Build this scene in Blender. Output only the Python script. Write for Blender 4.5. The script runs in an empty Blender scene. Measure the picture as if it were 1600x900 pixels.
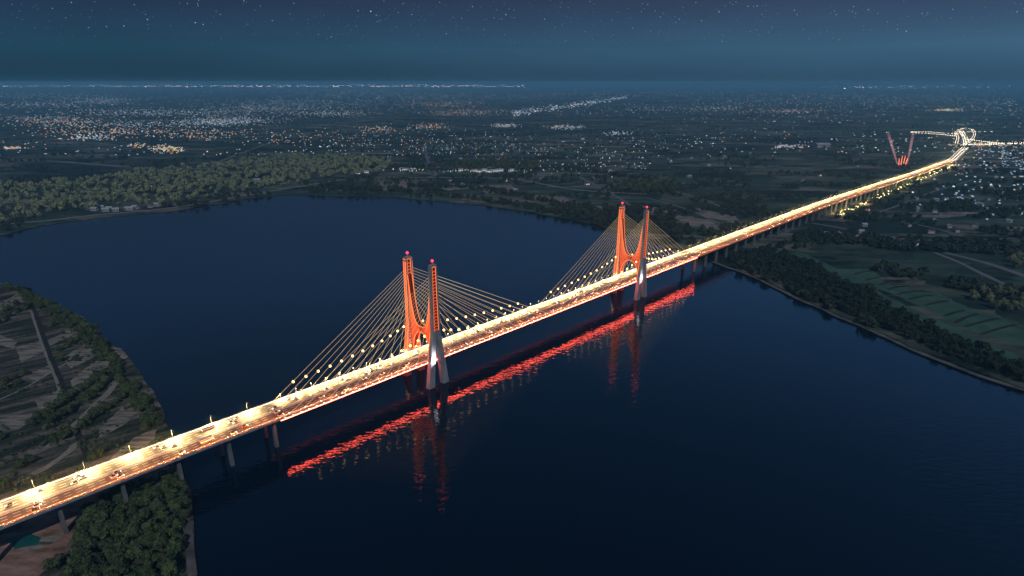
import bpy, math, random
import numpy as np
from mathutils import Vector, Matrix, noise as mnoise
random.seed(7)
sc = bpy.context.scene
# ------------------------------------------------------------------ camera
HC = 300.0
F_PX = 940.0
PITCH = math.atan(322.0 / F_PX)
cam_data = bpy.data.cameras.new("camera")
cam = bpy.data.objects.new("camera", cam_data)
sc.collection.objects.link(cam)
cam.location = (0, 0, HC)
cam.rotation_euler = (math.pi / 2 - PITCH, 0, 0)
cam_data.sensor_width = 36.0
cam_data.lens = 36.0 * F_PX / 1600.0
cam_data.clip_start = 1.0
cam_data.clip_end = 200000.0
sc.camera = cam
# ------------------------------------------------------------------ render, exposure
sc.view_settings.view_transform = 'Standard'
sc.view_settings.look = 'None'
sc.view_settings.exposure = 0.0
sc.view_settings.gamma = 1.0
sc.view_settings.use_curve_mapping = False
cy = sc.cycles
cy.use_denoising = True
cy.max_bounces = 5
cy.diffuse_bounces = 2
cy.glossy_bounces = 3
cy.transmission_bounces = 2
cy.volume_bounces = 1
cy.sample_clamp_indirect = 6.0
cy.caustics_reflective = False
cy.caustics_refractive = False
# ------------------------------------------------------------------ night sky
MOON_EL, MOON_AZ = math.radians(42), math.radians(174)     # azimuth clockwise from +Y
W = bpy.data.worlds.new("World")
sc.world = W
W.use_nodes = True
nt = W.node_tree
nt.nodes.clear()
def N(t, kind, **kw):
    n = t.nodes.new(kind)
    for k, v in kw.items():
        setattr(n, k, v)
    return n
def ramp(t, stops, fac, interp='LINEAR'):
    r = N(t, 'ShaderNodeValToRGB')
    r.color_ramp.interpolation = interp
    e = r.color_ramp.elements
    while len(e) < len(stops):
        e.new(0.5)
    for i, (p, c) in enumerate(stops):
        e[i].position = p
        e[i].color = (*c, 1) if len(c) == 3 else c
    t.links.new(fac, r.inputs[0])
    return r.outputs[0]
def math_node(t, op, a, b=None):
    m = N(t, 'ShaderNodeMath', operation=op)
    for i, v in enumerate((a, b)):
        if v is None:
            continue
        if isinstance(v, (int, float)):
            m.inputs[i].default_value = v
        else:
            t.links.new(v, m.inputs[i])
    return m.outputs[0]
def mix(t, kind, fac, a, b):
    m = N(t, 'ShaderNodeMix', data_type='RGBA', blend_type=kind)
    for sck, v in ((m.inputs[0], fac), (m.inputs[6], a), (m.inputs[7], b)):
        if isinstance(v, (int, float)):
            sck.default_value = v
        elif isinstance(v, tuple):
            sck.default_value = (*v, 1)
        else:
            t.links.new(v, sck)
    return m.outputs[2]
def srgb(r, g, b):
    f = lambda c: (c / 255 / 12.92) if c <= 10 else ((c / 255 + 0.055) / 1.055) ** 2.4
    return (f(r), f(g), f(b))
tc = N(nt, 'ShaderNodeTexCoord')
sep = N(nt, 'ShaderNodeSeparateXYZ')
nt.links.new(tc.outputs['Generated'], sep.inputs[0])
# elevation: the picture sees 0 .. 8 degrees (z 0 .. 0.14)
el = math_node(nt, 'MULTIPLY', sep.outputs['Z'], 1.0)
right = ramp(nt, [(0.0, srgb(48, 80, 104)), (0.012, srgb(50, 84, 110)), (0.045, srgb(60, 97, 126)), (0.085, srgb(56, 80, 108)), (0.135, srgb(48, 54, 82)),
                  (0.3, srgb(74, 124, 182)), (0.5, srgb(58, 98, 150)), (0.75, srgb(28, 40, 66)), (1.0, srgb(24, 32, 56))], el)
left = ramp(nt, [(0.0, srgb(26, 64, 84)), (0.012, srgb(26, 58, 78)), (0.045, srgb(28, 66, 88)), (0.085, srgb(32, 58, 84)), (0.135, srgb(34, 40, 64)),
                 (0.3, srgb(46, 86, 134)), (0.5, srgb(36, 68, 110)), (0.75, srgb(24, 36, 60)), (1.0, srgb(22, 30, 54))], el)
azf = math_node(nt, 'MULTIPLY_ADD', sep.outputs['X'], 0.8)
azf.node.inputs[2].default_value = 0.42
azf.node.use_clamp = True
grad = mix(nt, 'MIX', azf, left, right)
# faint clouds of airglow
nz = N(nt, 'ShaderNodeTexNoise')
nz.inputs['Scale'].default_value = 5
nz.inputs['Detail'].default_value = 3
mp = N(nt, 'ShaderNodeMapping')
mp.inputs['Scale'].default_value = (1, 1, 6)
nt.links.new(tc.outputs['Generated'], mp.inputs[0])
nt.links.new(mp.outputs[0], nz.inputs['Vector'])
glow = ramp(nt, [(0.3, (0.93, 0.94, 0.95)), (0.7, (1.06, 1.05, 1.04))], nz.outputs[0])
grad = mix(nt, 'MULTIPLY', 1.0, grad, glow)
# a trace of the moonlit air itself
sky = N(nt, 'ShaderNodeTexSky', sky_type='NISHITA', sun_disc=False)
sky.sun_elevation = MOON_EL
sky.sun_rotation = MOON_AZ
skyd = N(nt, 'ShaderNodeVectorMath', operation='SCALE')
nt.links.new(sky.outputs[0], skyd.inputs[0])
skyd.inputs['Scale'].default_value = 0.0008
grad = mix(nt, 'ADD', 1.0, grad, skyd.outputs[0])
# stars
def stars(scale, cut, gain, tint_seed):
    v = N(nt, 'ShaderNodeTexVoronoi', feature='F1')
    v.inputs['Scale'].default_value = scale
    nt.links.new(tc.outputs['Generated'], v.inputs['Vector'])
    d = math_node(nt, 'DIVIDE', v.outputs['Distance'], cut)
    d = math_node(nt, 'SUBTRACT', 1.0, d)
    d.node.use_clamp = True
    d = math_node(nt, 'POWER', d, 1.3)
    cs = N(nt, 'ShaderNodeSeparateColor')
    nt.links.new(v.outputs['Color'], cs.inputs[0])
    br = math_node(nt, 'POWER', cs.outputs[0], 5.0)
    d = math_node(nt, 'MULTIPLY', d, math_node(nt, 'MULTIPLY', br, gain))
    col = ramp(nt, [(0.0, (0.25, 0.6, 1)), (0.4, (0.6, 0.85, 1)), (0.75, (0.95, 0.97, 1)), (1.0, (1, 0.85, 0.8))], cs.outputs[1])
    vm = N(nt, 'ShaderNodeVectorMath', operation='SCALE')
    nt.links.new(col, vm.inputs[0])
    nt.links.new(d, vm.inputs['Scale'])
    return vm.outputs[0]
fade = ramp(nt, [(0.04, (0, 0, 0)), (0.1, (1, 1, 1))], el)
st = mix(nt, 'ADD', 1.0, stars(120, 0.11, 2.4, 0), stars(260, 0.20, 1.0, 1))
st = mix(nt, 'MULTIPLY', 1.0, st, fade)
grad = mix(nt, 'ADD', 1.0, grad, st)
bg = N(nt, 'ShaderNodeBackground')
bg.inputs['Strength'].default_value = 1.0
nt.links.new(grad, bg.inputs['Color'])
wo = N(nt, 'ShaderNodeOutputWorld')
nt.links.new(bg.outputs[0], wo.inputs[0])
# ------------------------------------------------------------------ moon
sun = bpy.data.lights.new("moon", 'SUN')
sun.energy = 1.35
sun.angle = math.radians(0.5)
sun.color = (0.96, 0.97, 1.0)
suno = bpy.data.objects.new("moon", sun)
sc.collection.objects.link(suno)
md = Vector((math.sin(MOON_AZ) * math.cos(MOON_EL), math.cos(MOON_AZ) * math.cos(MOON_EL), math.sin(MOON_EL)))
suno.rotation_euler = md.to_track_quat('Z', 'Y').to_euler()

# ================================================================== helpers
col = sc.collection
def at(x, y, z=0.0):
    """world point at height z seen at photograph pixel (x, y): only used to survey where things stand on the ground"""
    d = Vector((x - 800.0, F_PX * math.cos(PITCH) + (450.0 - y) * math.sin(PITCH),
                -F_PX * math.sin(PITCH) + (450.0 - y) * math.cos(PITCH)))
    k = (z - HC) / d.z
    return Vector((d.x * k, d.y * k, z))
AZ = math.atan2(990.0, math.hypot(F_PX, 322.0))
B = Vector((math.sin(AZ), math.cos(AZ), 0))
NN = Vector((math.cos(AZ), -math.sin(AZ), 0))
ORG = Vector((-92.4, 577.9, 0))
UP = Vector((0, 0, 1))
def deck_z(s):
    if s <= 1000:
        return 28.0
    t = min(1.0, (s - 1000) / 1500.0)
    t = t * t * (3 - 2 * t)
    return 28.0 + (6.0 - 28.0) * t
def wp(s, n, z):
    return ORG + B * s + NN * n + UP * z

class MB:
    def __init__(self):
        self.v, self.f, self.m, self.cur = [], [], [], 0
    def quad(self, *pts):
        i = len(self.v)
        self.v += [tuple(p) for p in pts]
        self.f.append(tuple(range(i, i + len(pts))))
        self.m.append(self.cur)
    def hexa(self, p):
        """eight corners: bottom 0-3 counter-clockwise, top 4-7"""
        i = len(self.v)
        self.v += [tuple(q) for q in p]
        for q in ((3, 2, 1, 0), (4, 5, 6, 7), (0, 1, 5, 4), (1, 2, 6, 5), (2, 3, 7, 6), (3, 0, 4, 7)):
            self.f.append(tuple(i + k for k in q))
            self.m.append(self.cur)
    def box(self, c, ex, ey, ez):
        """c centre, ex ey ez half-extent vectors"""
        c = Vector(c)
        p = []
        for sz in (-1, 1):
            for sx, sy in ((-1, -1), (1, -1), (1, 1), (-1, 1)):
                p.append(c + ex * sx + ey * sy + ez * sz)
        self.hexa(p)
    def bar(self, a, b, r, up=None, r2=None):
        a, b = Vector(a), Vector(b)
        d = b - a
        if d.length < 1e-6:
            return
        u = up if up is not None else (UP if abs(d.normalized().z) < 0.95 else B)
        x = d.cross(u).normalized()
        y = x.cross(d).normalized()
        self.box((a + b) / 2, x * r, y * (r2 or r), d / 2)
    def tube(self, a, b, ra, rb=None, k=8, cap=True):
        a, b = Vector(a), Vector(b)
        rb = ra if rb is None else rb
        d = (b - a).normalized()
        u = UP if abs(d.z) < 0.95 else Vector((1, 0, 0))
        x = d.cross(u).normalized()
        y = d.cross(x).normalized()
        i = len(self.v)
        for c, r in ((a, ra), (b, rb)):
            for j in range(k):
                t = 2 * math.pi * j / k
                self.v.append(tuple(c + x * (r * math.cos(t)) + y * (r * math.sin(t))))
        for j in range(k):
            self.f.append((i + j, i + (j + 1) % k, i + k + (j + 1) % k, i + k + j))
            self.m.append(self.cur)
        if cap:
            self.f.append(tuple(i + j for j in reversed(range(k))))
            self.m.append(self.cur)
            self.f.append(tuple(i + k + j for j in range(k)))
            self.m.append(self.cur)
    def ball(self, c, r, rz=None, k=8, h=5):
        c = Vector(c)
        rz = rz or r
        i = len(self.v)
        for a in range(h + 1):
            ph = -math.pi / 2 + math.pi * a / h
            for j in range(k):
                t = 2 * math.pi * j / k
                self.v.append((c.x + r * math.cos(ph) * math.cos(t), c.y + r * math.cos(ph) * math.sin(t), c.z + rz * math.sin(ph)))
        for a in range(h):
            for j in range(k):
                self.f.append((i + a * k + j, i + a * k + (j + 1) % k, i + (a + 1) * k + (j + 1) % k, i + (a + 1) * k + j))
                self.m.append(self.cur)
    def mesh(self, name, mats):
        me = bpy.data.meshes.new(name)
        me.from_pydata(self.v, [], self.f)
        for m in (mats if isinstance(mats, (list, tuple)) else [mats]):
            me.materials.append(m)
        if any(self.m):
            me.polygons.foreach_set('material_index', self.m)
        me.update()
        return me
    def build(self, name, mats, parent=None, loc=None, local=False):
        """parent: the vertices are world points unless local; loc: where the object's own origin goes (world)"""
        base = Vector((0, 0, 0))
        if parent is not None and not local:
            q = parent
            while q is not None:
                base = base + q.location
                q = q.parent
        org = Vector(loc) if loc is not None else base
        if org.length > 0:
            self.v = [(p[0] - org.x, p[1] - org.y, p[2] - org.z) for p in self.v]
        o = bpy.data.objects.new(name, self.mesh(name, mats))
        col.objects.link(o)
        o.location = org - base if loc is not None else (0, 0, 0)
        o.parent = parent
        return o
def tag(o, label=None, cat=None, group=None, kind=None):
    if label and len(label.split()) > 16: print('LONG', label)
    if label: o['label'] = label
    if cat: o['category'] = cat
    if group: o['group'] = group
    if kind: o['kind'] = kind
    return o
def empty(name, loc, rz=0.0):
    o = bpy.data.objects.new(name, None)
    o.empty_display_size = 1
    col.objects.link(o)
    o.location = loc
    o.rotation_euler = (0, 0, rz)
    return o
ORD = ("first second third fourth fifth sixth seventh eighth ninth tenth eleventh twelfth thirteenth fourteenth fifteenth sixteenth "
       "seventeenth eighteenth nineteenth twentieth").split()
TENS = {20: 'twenty', 30: 'thirty', 40: 'forty', 50: 'fifty', 60: 'sixty', 70: 'seventy', 80: 'eighty', 90: 'ninety'}
def ordinal(i):
    """i from 1"""
    if i <= 20:
        return ORD[i - 1]
    t, u = i // 10 * 10, i % 10
    return TENS[t][:-1] + 'ieth' if u == 0 else TENS[t] + '-' + ORD[u - 1]

# ================================================================== materials
M = {}
def principled(name, base=(0.5, 0.5, 0.5), rough=0.8, metal=0.0, spec=0.3):
    m = bpy.data.materials.new(name)
    m.use_nodes = True
    p = m.node_tree.nodes['Principled BSDF']
    p.inputs['Base Color'].default_value = (*base, 1)
    p.inputs['Roughness'].default_value = rough
    p.inputs['Metallic'].default_value = metal
    p.inputs['Specular IOR Level'].default_value = spec
    M[name] = m
    return m, m.node_tree, p
def noisy(name, c1, c2, scale, rough=0.85, detail=4, mapscale=(1, 1, 1), rot=0.0, lo=0.35, hi=0.65, spec=0.2, bump=0.0):
    m, t, p = principled(name, c1, rough, 0, spec)
    tcn = N(t, 'ShaderNodeTexCoord')
    mpn = N(t, 'ShaderNodeMapping')
    mpn.inputs['Scale'].default_value = mapscale
    mpn.inputs['Rotation'].default_value = (0, 0, rot)
    t.links.new(tcn.outputs['Object'], mpn.inputs[0])
    nzn = N(t, 'ShaderNodeTexNoise')
    nzn.inputs['Scale'].default_value = scale
    nzn.inputs['Detail'].default_value = detail
    nzn.inputs['Roughness'].default_value = 0.65
    t.links.new(mpn.outputs[0], nzn.inputs['Vector'])
    t.links.new(ramp(t, [(lo, c1), (hi, c2)], nzn.outputs[0]), p.inputs['Base Color'])
    if bump:
        bn = N(t, 'ShaderNodeBump')
        bn.inputs['Strength'].default_value = bump
        bn.inputs['Distance'].default_value = 0.3
        t.links.new(nzn.outputs[0], bn.inputs['Height'])
        t.links.new(bn.outputs[0], p.inputs['Normal'])
    return m
def emit(name, colr, strength, sample='NONE', base=None):
    base = base or tuple(0.12 * c for c in colr)
    m, t, p = principled(name, base, 0.5)
    p.inputs['Emission Color'].default_value = (*colr, 1)
    p.inputs['Emission Strength'].default_value = strength
    m.cycles.emission_sampling = sample
    return m
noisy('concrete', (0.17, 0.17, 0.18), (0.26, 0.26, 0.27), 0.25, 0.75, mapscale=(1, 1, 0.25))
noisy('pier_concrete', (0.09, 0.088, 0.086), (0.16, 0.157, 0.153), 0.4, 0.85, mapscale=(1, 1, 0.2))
noisy('asphalt', (0.045, 0.044, 0.043), (0.075, 0.072, 0.07), 0.12, 0.75, mapscale=(1, 1, 1), spec=0.3)
principled('road_paint', (0.75, 0.75, 0.72), 0.6)
principled('yellow_paint', (0.75, 0.5, 0.10), 0.6)
principled('steel', (0.45, 0.46, 0.48), 0.4, 0.7)
principled('dark_steel', (0.10, 0.10, 0.11), 0.5, 0.4)
principled('red_panel', (0.13, 0.014, 0.010), 0.6)
emit('led_rib', (1.0, 0.11, 0.025), 1.5)
emit('led_outline', (1.0, 0.22, 0.05), 1.7)
emit('beacon_glow', (1.0, 0.045, 0.085), 3.0)
emit('beacon_core', (1.0, 0.55, 0.6), 30.0)
emit('cable_glow', (1.0, 0.76, 0.40), 0.6)  # emission in place of the lamplight falling on the cables
emit('cable_bulb', (1.0, 0.60, 0.22), 3.6)
emit('deck_bulb', (1.0, 0.88, 0.78), 4.0)
emit('added_white_strip', (1.0, 0.80, 0.52), 5.0)
emit('added_amber_strip', (1.0, 0.55, 0.22), 1.6)
emit('added_orange_strip', (1.0, 0.24, 0.065), 700.0, 'AUTO')
emit('red_soffit', (1.0, 0.085, 0.05), 40.0, 'AUTO')
emit('dim_red_soffit', (1.0, 0.075, 0.04), 2.0, 'AUTO')
emit('lamp_glass', (1.0, 0.85, 0.6), 7.0)
emit('headlight_glass', (1.0, 0.9, 0.72), 14.0)
emit('taillight_glass', (1.0, 0.10, 0.04), 9.0)

# ground of the near bank
def bank_material():
    m, t, p = principled('bank_soil', (0.1, 0.1, 0.1), 0.95, 0, 0.1)
    tcn = N(t, 'ShaderNodeTexCoord')
    mpn = N(t, 'ShaderNodeMapping')
    mpn.inputs['Rotation'].default_value = (0, 0, AZ - math.pi / 2 + 0.10)
    t.links.new(tcn.outputs['Object'], mpn.inputs[0])
    mp2 = N(t, 'ShaderNodeMapping')
    mp2.inputs['Scale'].default_value = (0.25, 1.4, 1)
    t.links.new(mpn.outputs[0], mp2.inputs[0])
    a = N(t, 'ShaderNodeTexNoise')
    a.inputs['Scale'].default_value = 0.05
    a.inputs['Detail'].default_value = 6
    a.inputs['Roughness'].default_value = 0.6
    t.links.new(mp2.outputs[0], a.inputs['Vector'])
    b = N(t, 'ShaderNodeTexNoise')
    b.inputs['Scale'].default_value = 0.35
    b.inputs['Detail'].default_value = 5
    t.links.new(mpn.outputs[0], b.inputs['Vector'])
    c1 = ramp(t, [(0.36, (0.012, 0.028, 0.024)), (0.47, (0.04, 0.05, 0.036)), (0.56, (0.12, 0.105, 0.085)), (0.7, (0.2, 0.175, 0.145))], a.outputs[0])
    c2 = ramp(t, [(0.3, (0.55, 0.55, 0.55)), (0.7, (1.25, 1.22, 1.2))], b.outputs[0])
    t.links.new(mix(t, 'MULTIPLY', 1.0, c1, c2), p.inputs['Base Color'])
bank_material()
noisy('bare_field', (0.045, 0.05, 0.038), (0.25, 0.215, 0.175), 0.13, 0.95, 8, mapscale=(0.3, 1.7, 1), rot=AZ - math.pi / 2 + 0.1, lo=0.36, hi=0.56)
noisy('red_tinted_earth', (0.13, 0.065, 0.045), (0.36, 0.23, 0.18), 0.10, 0.95, 8, mapscale=(0.5, 1.2, 1), rot=AZ - math.pi / 2)  # reddish-brown soil with the deck's red light mixed into the colour
noisy('track_dirt', (0.16, 0.145, 0.125), (0.26, 0.24, 0.21), 0.2, 0.95, 5)
noisy('ditch_bed', (0.012, 0.014, 0.014), (0.03, 0.032, 0.03), 0.1, 0.9)
noisy('pond_water', (0.006, 0.07, 0.06), (0.015, 0.11, 0.085), 0.1, 0.3)
noisy('bright_grass', (0.030, 0.075, 0.050), (0.060, 0.115, 0.075), 0.03, 0.95, 6)
noisy('bank_stone', (0.05, 0.05, 0.047), (0.15, 0.14, 0.13), 0.05, 0.95, 5)
noisy('far_road', (0.10, 0.10, 0.105), (0.17, 0.165, 0.165), 0.01, 0.9, 4)

def plain_material():
    m, t, p = principled('plain_fields', (0.04, 0.06, 0.05), 0.95, 0, 0.1)
    tcn = N(t, 'ShaderNodeTexCoord')
    def noise(scale, detail, ms=(1, 1, 1), rot=0.0, rough=0.6):
        mpn = N(t, 'ShaderNodeMapping')
        mpn.inputs['Scale'].default_value = ms
        mpn.inputs['Rotation'].default_value = (0, 0, rot)
        t.links.new(tcn.outputs['Object'], mpn.inputs[0])
        n_ = N(t, 'ShaderNodeTexNoise')
        n_.inputs['Scale'].default_value = scale
        n_.inputs['Detail'].default_value = detail
        n_.inputs['Roughness'].default_value = rough
        t.links.new(mpn.outputs[0], n_.inputs['Vector'])
        return n_.outputs[0]
    # field parcels: rotated stretched cells of one tint each
    mpn = N(t, 'ShaderNodeMapping')
    mpn.inputs['Scale'].default_value = (1 / 170.0, 1 / 55.0, 0)
    mpn.inputs['Rotation'].default_value = (0, 0, 0.35)
    t.links.new(tcn.outputs['Object'], mpn.inputs[0])
    wn = N(t, 'ShaderNodeTexNoise')
    wn.inputs['Scale'].default_value = 0.004
    t.links.new(tcn.outputs['Object'], wn.inputs['Vector'])
    ad = N(t, 'ShaderNodeVectorMath', operation='MULTIPLY_ADD')
    t.links.new(wn.outputs['Color'], ad.inputs[0])
    ad.inputs[1].default_value = (2.0, 2.0, 0)
    t.links.new(mpn.outputs[0], ad.inputs[2])
    vo = N(t, 'ShaderNodeTexVoronoi', feature='F1', distance='CHEBYCHEV')
    vo.inputs['Scale'].default_value = 1.0
    t.links.new(ad.outputs[0], vo.inputs['Vector'])
    cs = N(t, 'ShaderNodeSeparateColor')
    t.links.new(vo.outputs['Color'], cs.inputs[0])
    parcels = ramp(t, [(0.0, (0.022, 0.040, 0.034)), (0.3, (0.036, 0.062, 0.048)), (0.55, (0.06, 0.09, 0.066)), (0.78, (0.095, 0.108, 0.085)), (1.0, (0.18, 0.165, 0.145))], cs.outputs[0])
    big = ramp(t, [(0.35, (0.4, 0.45, 0.45)), (0.65, (1.35, 1.3, 1.25))], noise(0.0016, 5, (0.7, 1.4, 1)))
    fine = ramp(t, [(0.3, (0.4, 0.42, 0.42)), (0.7, (1.55, 1.5, 1.45))], noise(0.03, 6, (0.45, 1.3, 1), 0.35, 0.7))
    c = mix(t, 'MULTIPLY', 1.0, parcels, big)
    c = mix(t, 'MULTIPLY', 1.0, c, fine)
    # hedges and scrub
    scr = ramp(t, [(0.53, (0, 0, 0)), (0.60, (1, 1, 1))], noise(0.006, 6, (0.6, 1.5, 1), 0.2, 0.7))
    c = mix(t, 'MIX', scr, c, (0.010, 0.018, 0.015))
    t.links.new(c, p.inputs['Base Color'])
plain_material()

def leaf(name, c1, c2):
    m, t, p = principled(name, c1, 0.8, 0, 0.15)
    oi = N(t, 'ShaderNodeObjectInfo')
    tcn = N(t, 'ShaderNodeTexCoord')
    nzn = N(t, 'ShaderNodeTexNoise')
    nzn.inputs['Scale'].default_value = 0.45
    nzn.inputs['Detail'].default_value = 3
    t.links.new(tcn.outputs['Object'], nzn.inputs['Vector'])
    c = ramp(t, [(0.3, c1), (0.7, c2)], nzn.outputs[0])
    v = ramp(t, [(0.0, (0.65, 0.7, 0.7)), (1.0, (1.3, 1.25, 1.1))], oi.outputs['Random'])
    t.links.new(mix(t, 'MULTIPLY', 1.0, c, v), p.inputs['Base Color'])
    return m
leaf('leaf_dark', (0.030, 0.052, 0.024), (0.10, 0.13, 0.058))
leaf('leaf_olive', (0.13, 0.155, 0.09), (0.25, 0.275, 0.17))
leaf('leaf_bank', (0.018, 0.030, 0.022), (0.04, 0.055, 0.035))
leaf('leaf_pale', (0.10, 0.125, 0.07), (0.17, 0.19, 0.11))
principled('bark', (0.09, 0.07, 0.055), 0.9)

def water_material():
    m, t, p = principled('river_water', (0.0010, 0.006, 0.0165), 0.03, 0, 0.5)
    p.inputs['IOR'].default_value = 1.333
    tcn = N(t, 'ShaderNodeTexCoord')
    def wav(scale, detail, ms, rot):
        mpn = N(t, 'ShaderNodeMapping')
        mpn.inputs['Scale'].default_value = ms
        mpn.inputs['Rotation'].default_value = (0, 0, rot)
        t.links.new(tcn.outputs['Object'], mpn.inputs[0])
        n_ = N(t, 'ShaderNodeTexNoise')
        n_.inputs['Scale'].default_value = scale
        n_.inputs['Detail'].default_value = detail
        t.links.new(mpn.outputs[0], n_.inputs['Vector'])
        return n_.outputs[0]
    h = math_node(t, 'ADD', math_node(t, 'MULTIPLY', wav(0.15, 1.0, (0.8, 1.7, 1), 0.15), 1.0), math_node(t, 'MULTIPLY', wav(0.42, 1.0, (0.8, 1.6, 1), 0.45), 0.24))
    bn = N(t, 'ShaderNodeBump')
    bn.inputs['Strength'].default_value = 1.0
    bn.inputs['Distance'].default_value = 0.30
    t.links.new(ramp(t, [(0.35, (0.55, 0.55, 0.55)), (0.65, (1, 1, 1))], wav(0.006, 3, (1, 2.2, 1), 0.6)), bn.inputs['Strength'])
    t.links.new(h, bn.inputs['Height'])
    t.links.new(bn.outputs[0], p.inputs['Normal'])
water_material()

# ================================================================== ground, water, banks
def sheet(name, pts, z, mat, kind='structure', thick=None):
    mb = MB()
    top = [Vector((p[0], p[1], z)) for p in pts]
    mb.quad(*top)
    if thick:
        k = len(top)
        for i in range(k):
            a, b = top[i], top[(i + 1) % k]
            mb.quad(b, a, a - UP * thick, b - UP * thick)
    o = mb.build(name, mat)
    me = o.data
    import bmesh
    bm = bmesh.new()
    bm.from_mesh(me)
    bmesh.ops.triangulate(bm, faces=[f for f in bm.faces if len(f.verts) > 4])
    bmesh.ops.recalc_face_normals(bm, faces=bm.faces)
    bm.to_mesh(me)
    bm.free()
    if kind: o['kind'] = kind
    return o
FAR = 120000.0
sheet('riverbed', [(-FAR, -3000), (FAR, -3000), (FAR, FAR), (-FAR, FAR)], -6.0, M['ditch_bed'])
sheet('river', [(-6000, -2500), (3000, -2500), (3000, 4000), (-6000, 4000)], 0.0, M['river_water'])

def smooth(pts, step, wob=0.0, seed=0):
    """Catmull-Rom through pts with a ragged wobble"""
    P = [Vector((p[0], p[1], 0)) for p in pts]
    out = []
    for i in range(len(P) - 1):
        p0, p1, p2, p3 = P[max(i - 1, 0)], P[i], P[i + 1], P[min(i + 2, len(P) - 1)]
        k = max(1, int((p2 - p1).length / step))
        for j in range(k):
            t = j / k
            q = 0.5 * ((2 * p1) + (p2 - p0) * t + (2 * p0 - 5 * p1 + 4 * p2 - p3) * t * t + (3 * p1 - p0 - 3 * p2 + p3) * t ** 3)
            if wob:
                q = q + Vector((mnoise.noise(q * 0.03 + Vector((seed, 0, 0))), mnoise.noise(q * 0.03 + Vector((0, seed, 5))), 0)) * wob
            out.append(q)
    out.append(P[-1])
    return out
far_px = [(0, 369), (60, 354), (150, 341), (250, 332), (330, 321), (400, 309), (450, 305), (520, 306), (600, 308), (700, 315), (800, 327), (880, 341), (960, 360),
          (1040, 385), (1110, 408), (1140, 418), (1180, 432), (1230, 457), (1300, 489), (1400, 532), (1500, 574), (1600, 609)]
far_shore = [at(*p) for p in far_px]
fl = far_shore[0] + (far_shore[0] - far_shore[1]).normalized() * 3000
fr = far_shore[-1] + (far_shore[-1] - far_shore[-2]).normalized() * 900
far_line = smooth([fl] + far_shore + [fr], 18, 7, 3)
sheet('far_bank', [(p.x, p.y) for p in far_line] + [(9000, 200), (FAR, 200), (FAR, FAR), (-FAR, FAR), (-FAR, 2500)], 1.6, M['plain_fields'], thick=6)
near_px = [(0, 443), (30, 449), (75, 469), (110, 486), (140, 506), (165, 530), (182, 546), (204, 562), (226, 592), (247, 628), (263, 662), (274, 692), (288, 740), (298, 780),
           (303, 830), (306, 900)]
near_shore = [at(*p) for p in near_px]
nl = near_shore[0] + (near_shore[0] - near_shore[1]).normalized() * 900
nr = near_shore[-1] + (near_shore[-1] - near_shore[-2]).normalized() * 350
near_line = smooth([nl] + near_shore + [nr], 7, 3.5, 9)
NEAR_OUT = [(p.x, p.y) for p in near_line] + [(-300, -200), (-3500, -200), (-3500, 1500)]
sheet('near_bank', NEAR_OUT, 1.6, M['bank_soil'], thick=6)

def ribbon(name, px, width, mat, z, step=12, wob=0.0, kind='structure', seed=1, world=None):
    P = smooth([at(*p) for p in px] if world is None else world, step, wob, seed)
    mb = MB()
    L, R = [], []
    for i, p in enumerate(P):
        d = (P[min(i + 1, len(P) - 1)] - P[max(i - 1, 0)]).normalized()
        nrm = Vector((-d.y, d.x, 0))
        w = width * (1 + (0.35 * mnoise.noise(p * 0.05 + Vector((seed * 7, 0, 0))) if wob else 0)) / 2
        L.append(p + nrm * w + UP * z)
        R.append(p - nrm * w + UP * z)
    for i in range(len(P) - 1):
        mb.quad(R[i], R[i + 1], L[i + 1], L[i])
    o = mb.build(name, mat)
    if kind: o['kind'] = kind
    return o
def ragged(px, amp, seed):
    P = [at(*p) for p in px]
    out = []
    k = len(P)
    for i in range(k):
        a, b = P[i], P[(i + 1) % k]
        m_ = max(2, int((b - a).length / 3.5))
        for j in range(m_):
            q = a.lerp(b, j / m_)
            q = q + Vector((mnoise.noise(q * 0.12 + Vector((seed, 3, 0))) + mnoise.noise(q * 0.35), mnoise.noise(q * 0.12 + Vector((3, seed, 9))) + mnoise.noise(q * 0.35 + Vector((9, 9, 0))), 0)) * amp
            out.append((q.x, q.y))
    return out
z8 = lambda x, y: (x / 3.6, 430 + y / 3.6)
bare = [
    [z8(395, 605), z8(470, 540), z8(595, 452), z8(622, 525), z8(520, 600), z8(420, 660)],
    [z8(195, 710), z8(335, 645), z8(362, 695), z8(300, 735), z8(232, 785)],
    [z8(150, 575), z8(285, 510), z8(318, 545), z8(190, 615)],
    [z8(0, 800), z8(190, 785), z8(205, 800), z8(110, 880), z8(0, 895)],
    [z8(360, 470), z8(535, 360), z8(582, 400), z8(575, 445), z8(400, 535)],
    [z8(90, 415), z8(240, 372), z8(262, 430), z8(120, 500)],
    [z8(255, 380), z8(440, 290), z8(455, 320), z8(280, 405)],
    [z8(640, 405), z8(690, 425), z8(725, 465), z8(680, 490), z8(650, 450)],
    [z8(0, 180), z8(130, 105), z8(160, 135), z8(0, 215)],
    [z8(0, 345), z8(100, 380), z8(80, 420), z8(0, 400)],
    [z8(560, 860), z8(700, 745), z8(780, 770), z8(700, 850), z8(560, 930)],
    [(150, 740), (205, 690), (250, 668), (240, 690), (180, 735), (160, 750)],
]
for i, p in enumerate(bare):
    sheet('bare_field', ragged(p, 1.6, i * 3.7), 1.68 + 0.01 * i, M['bare_field'])
for i, p in enumerate([[(62, 800), (120, 770), (190, 745), (262, 728), (268, 742), (215, 765), (150, 790), (120, 830), (98, 870), (60, 905), (-40, 905), (-40, 860), (30, 830)],
                       [(40, 850), (100, 835), (88, 850), (50, 868)]]):
    sheet('bare_earth', ragged(p, 1.8, 40 + i * 5), 1.83 + 0.02 * i, M['red_tinted_earth'] if i == 0 else M['bare_field'])
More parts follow.
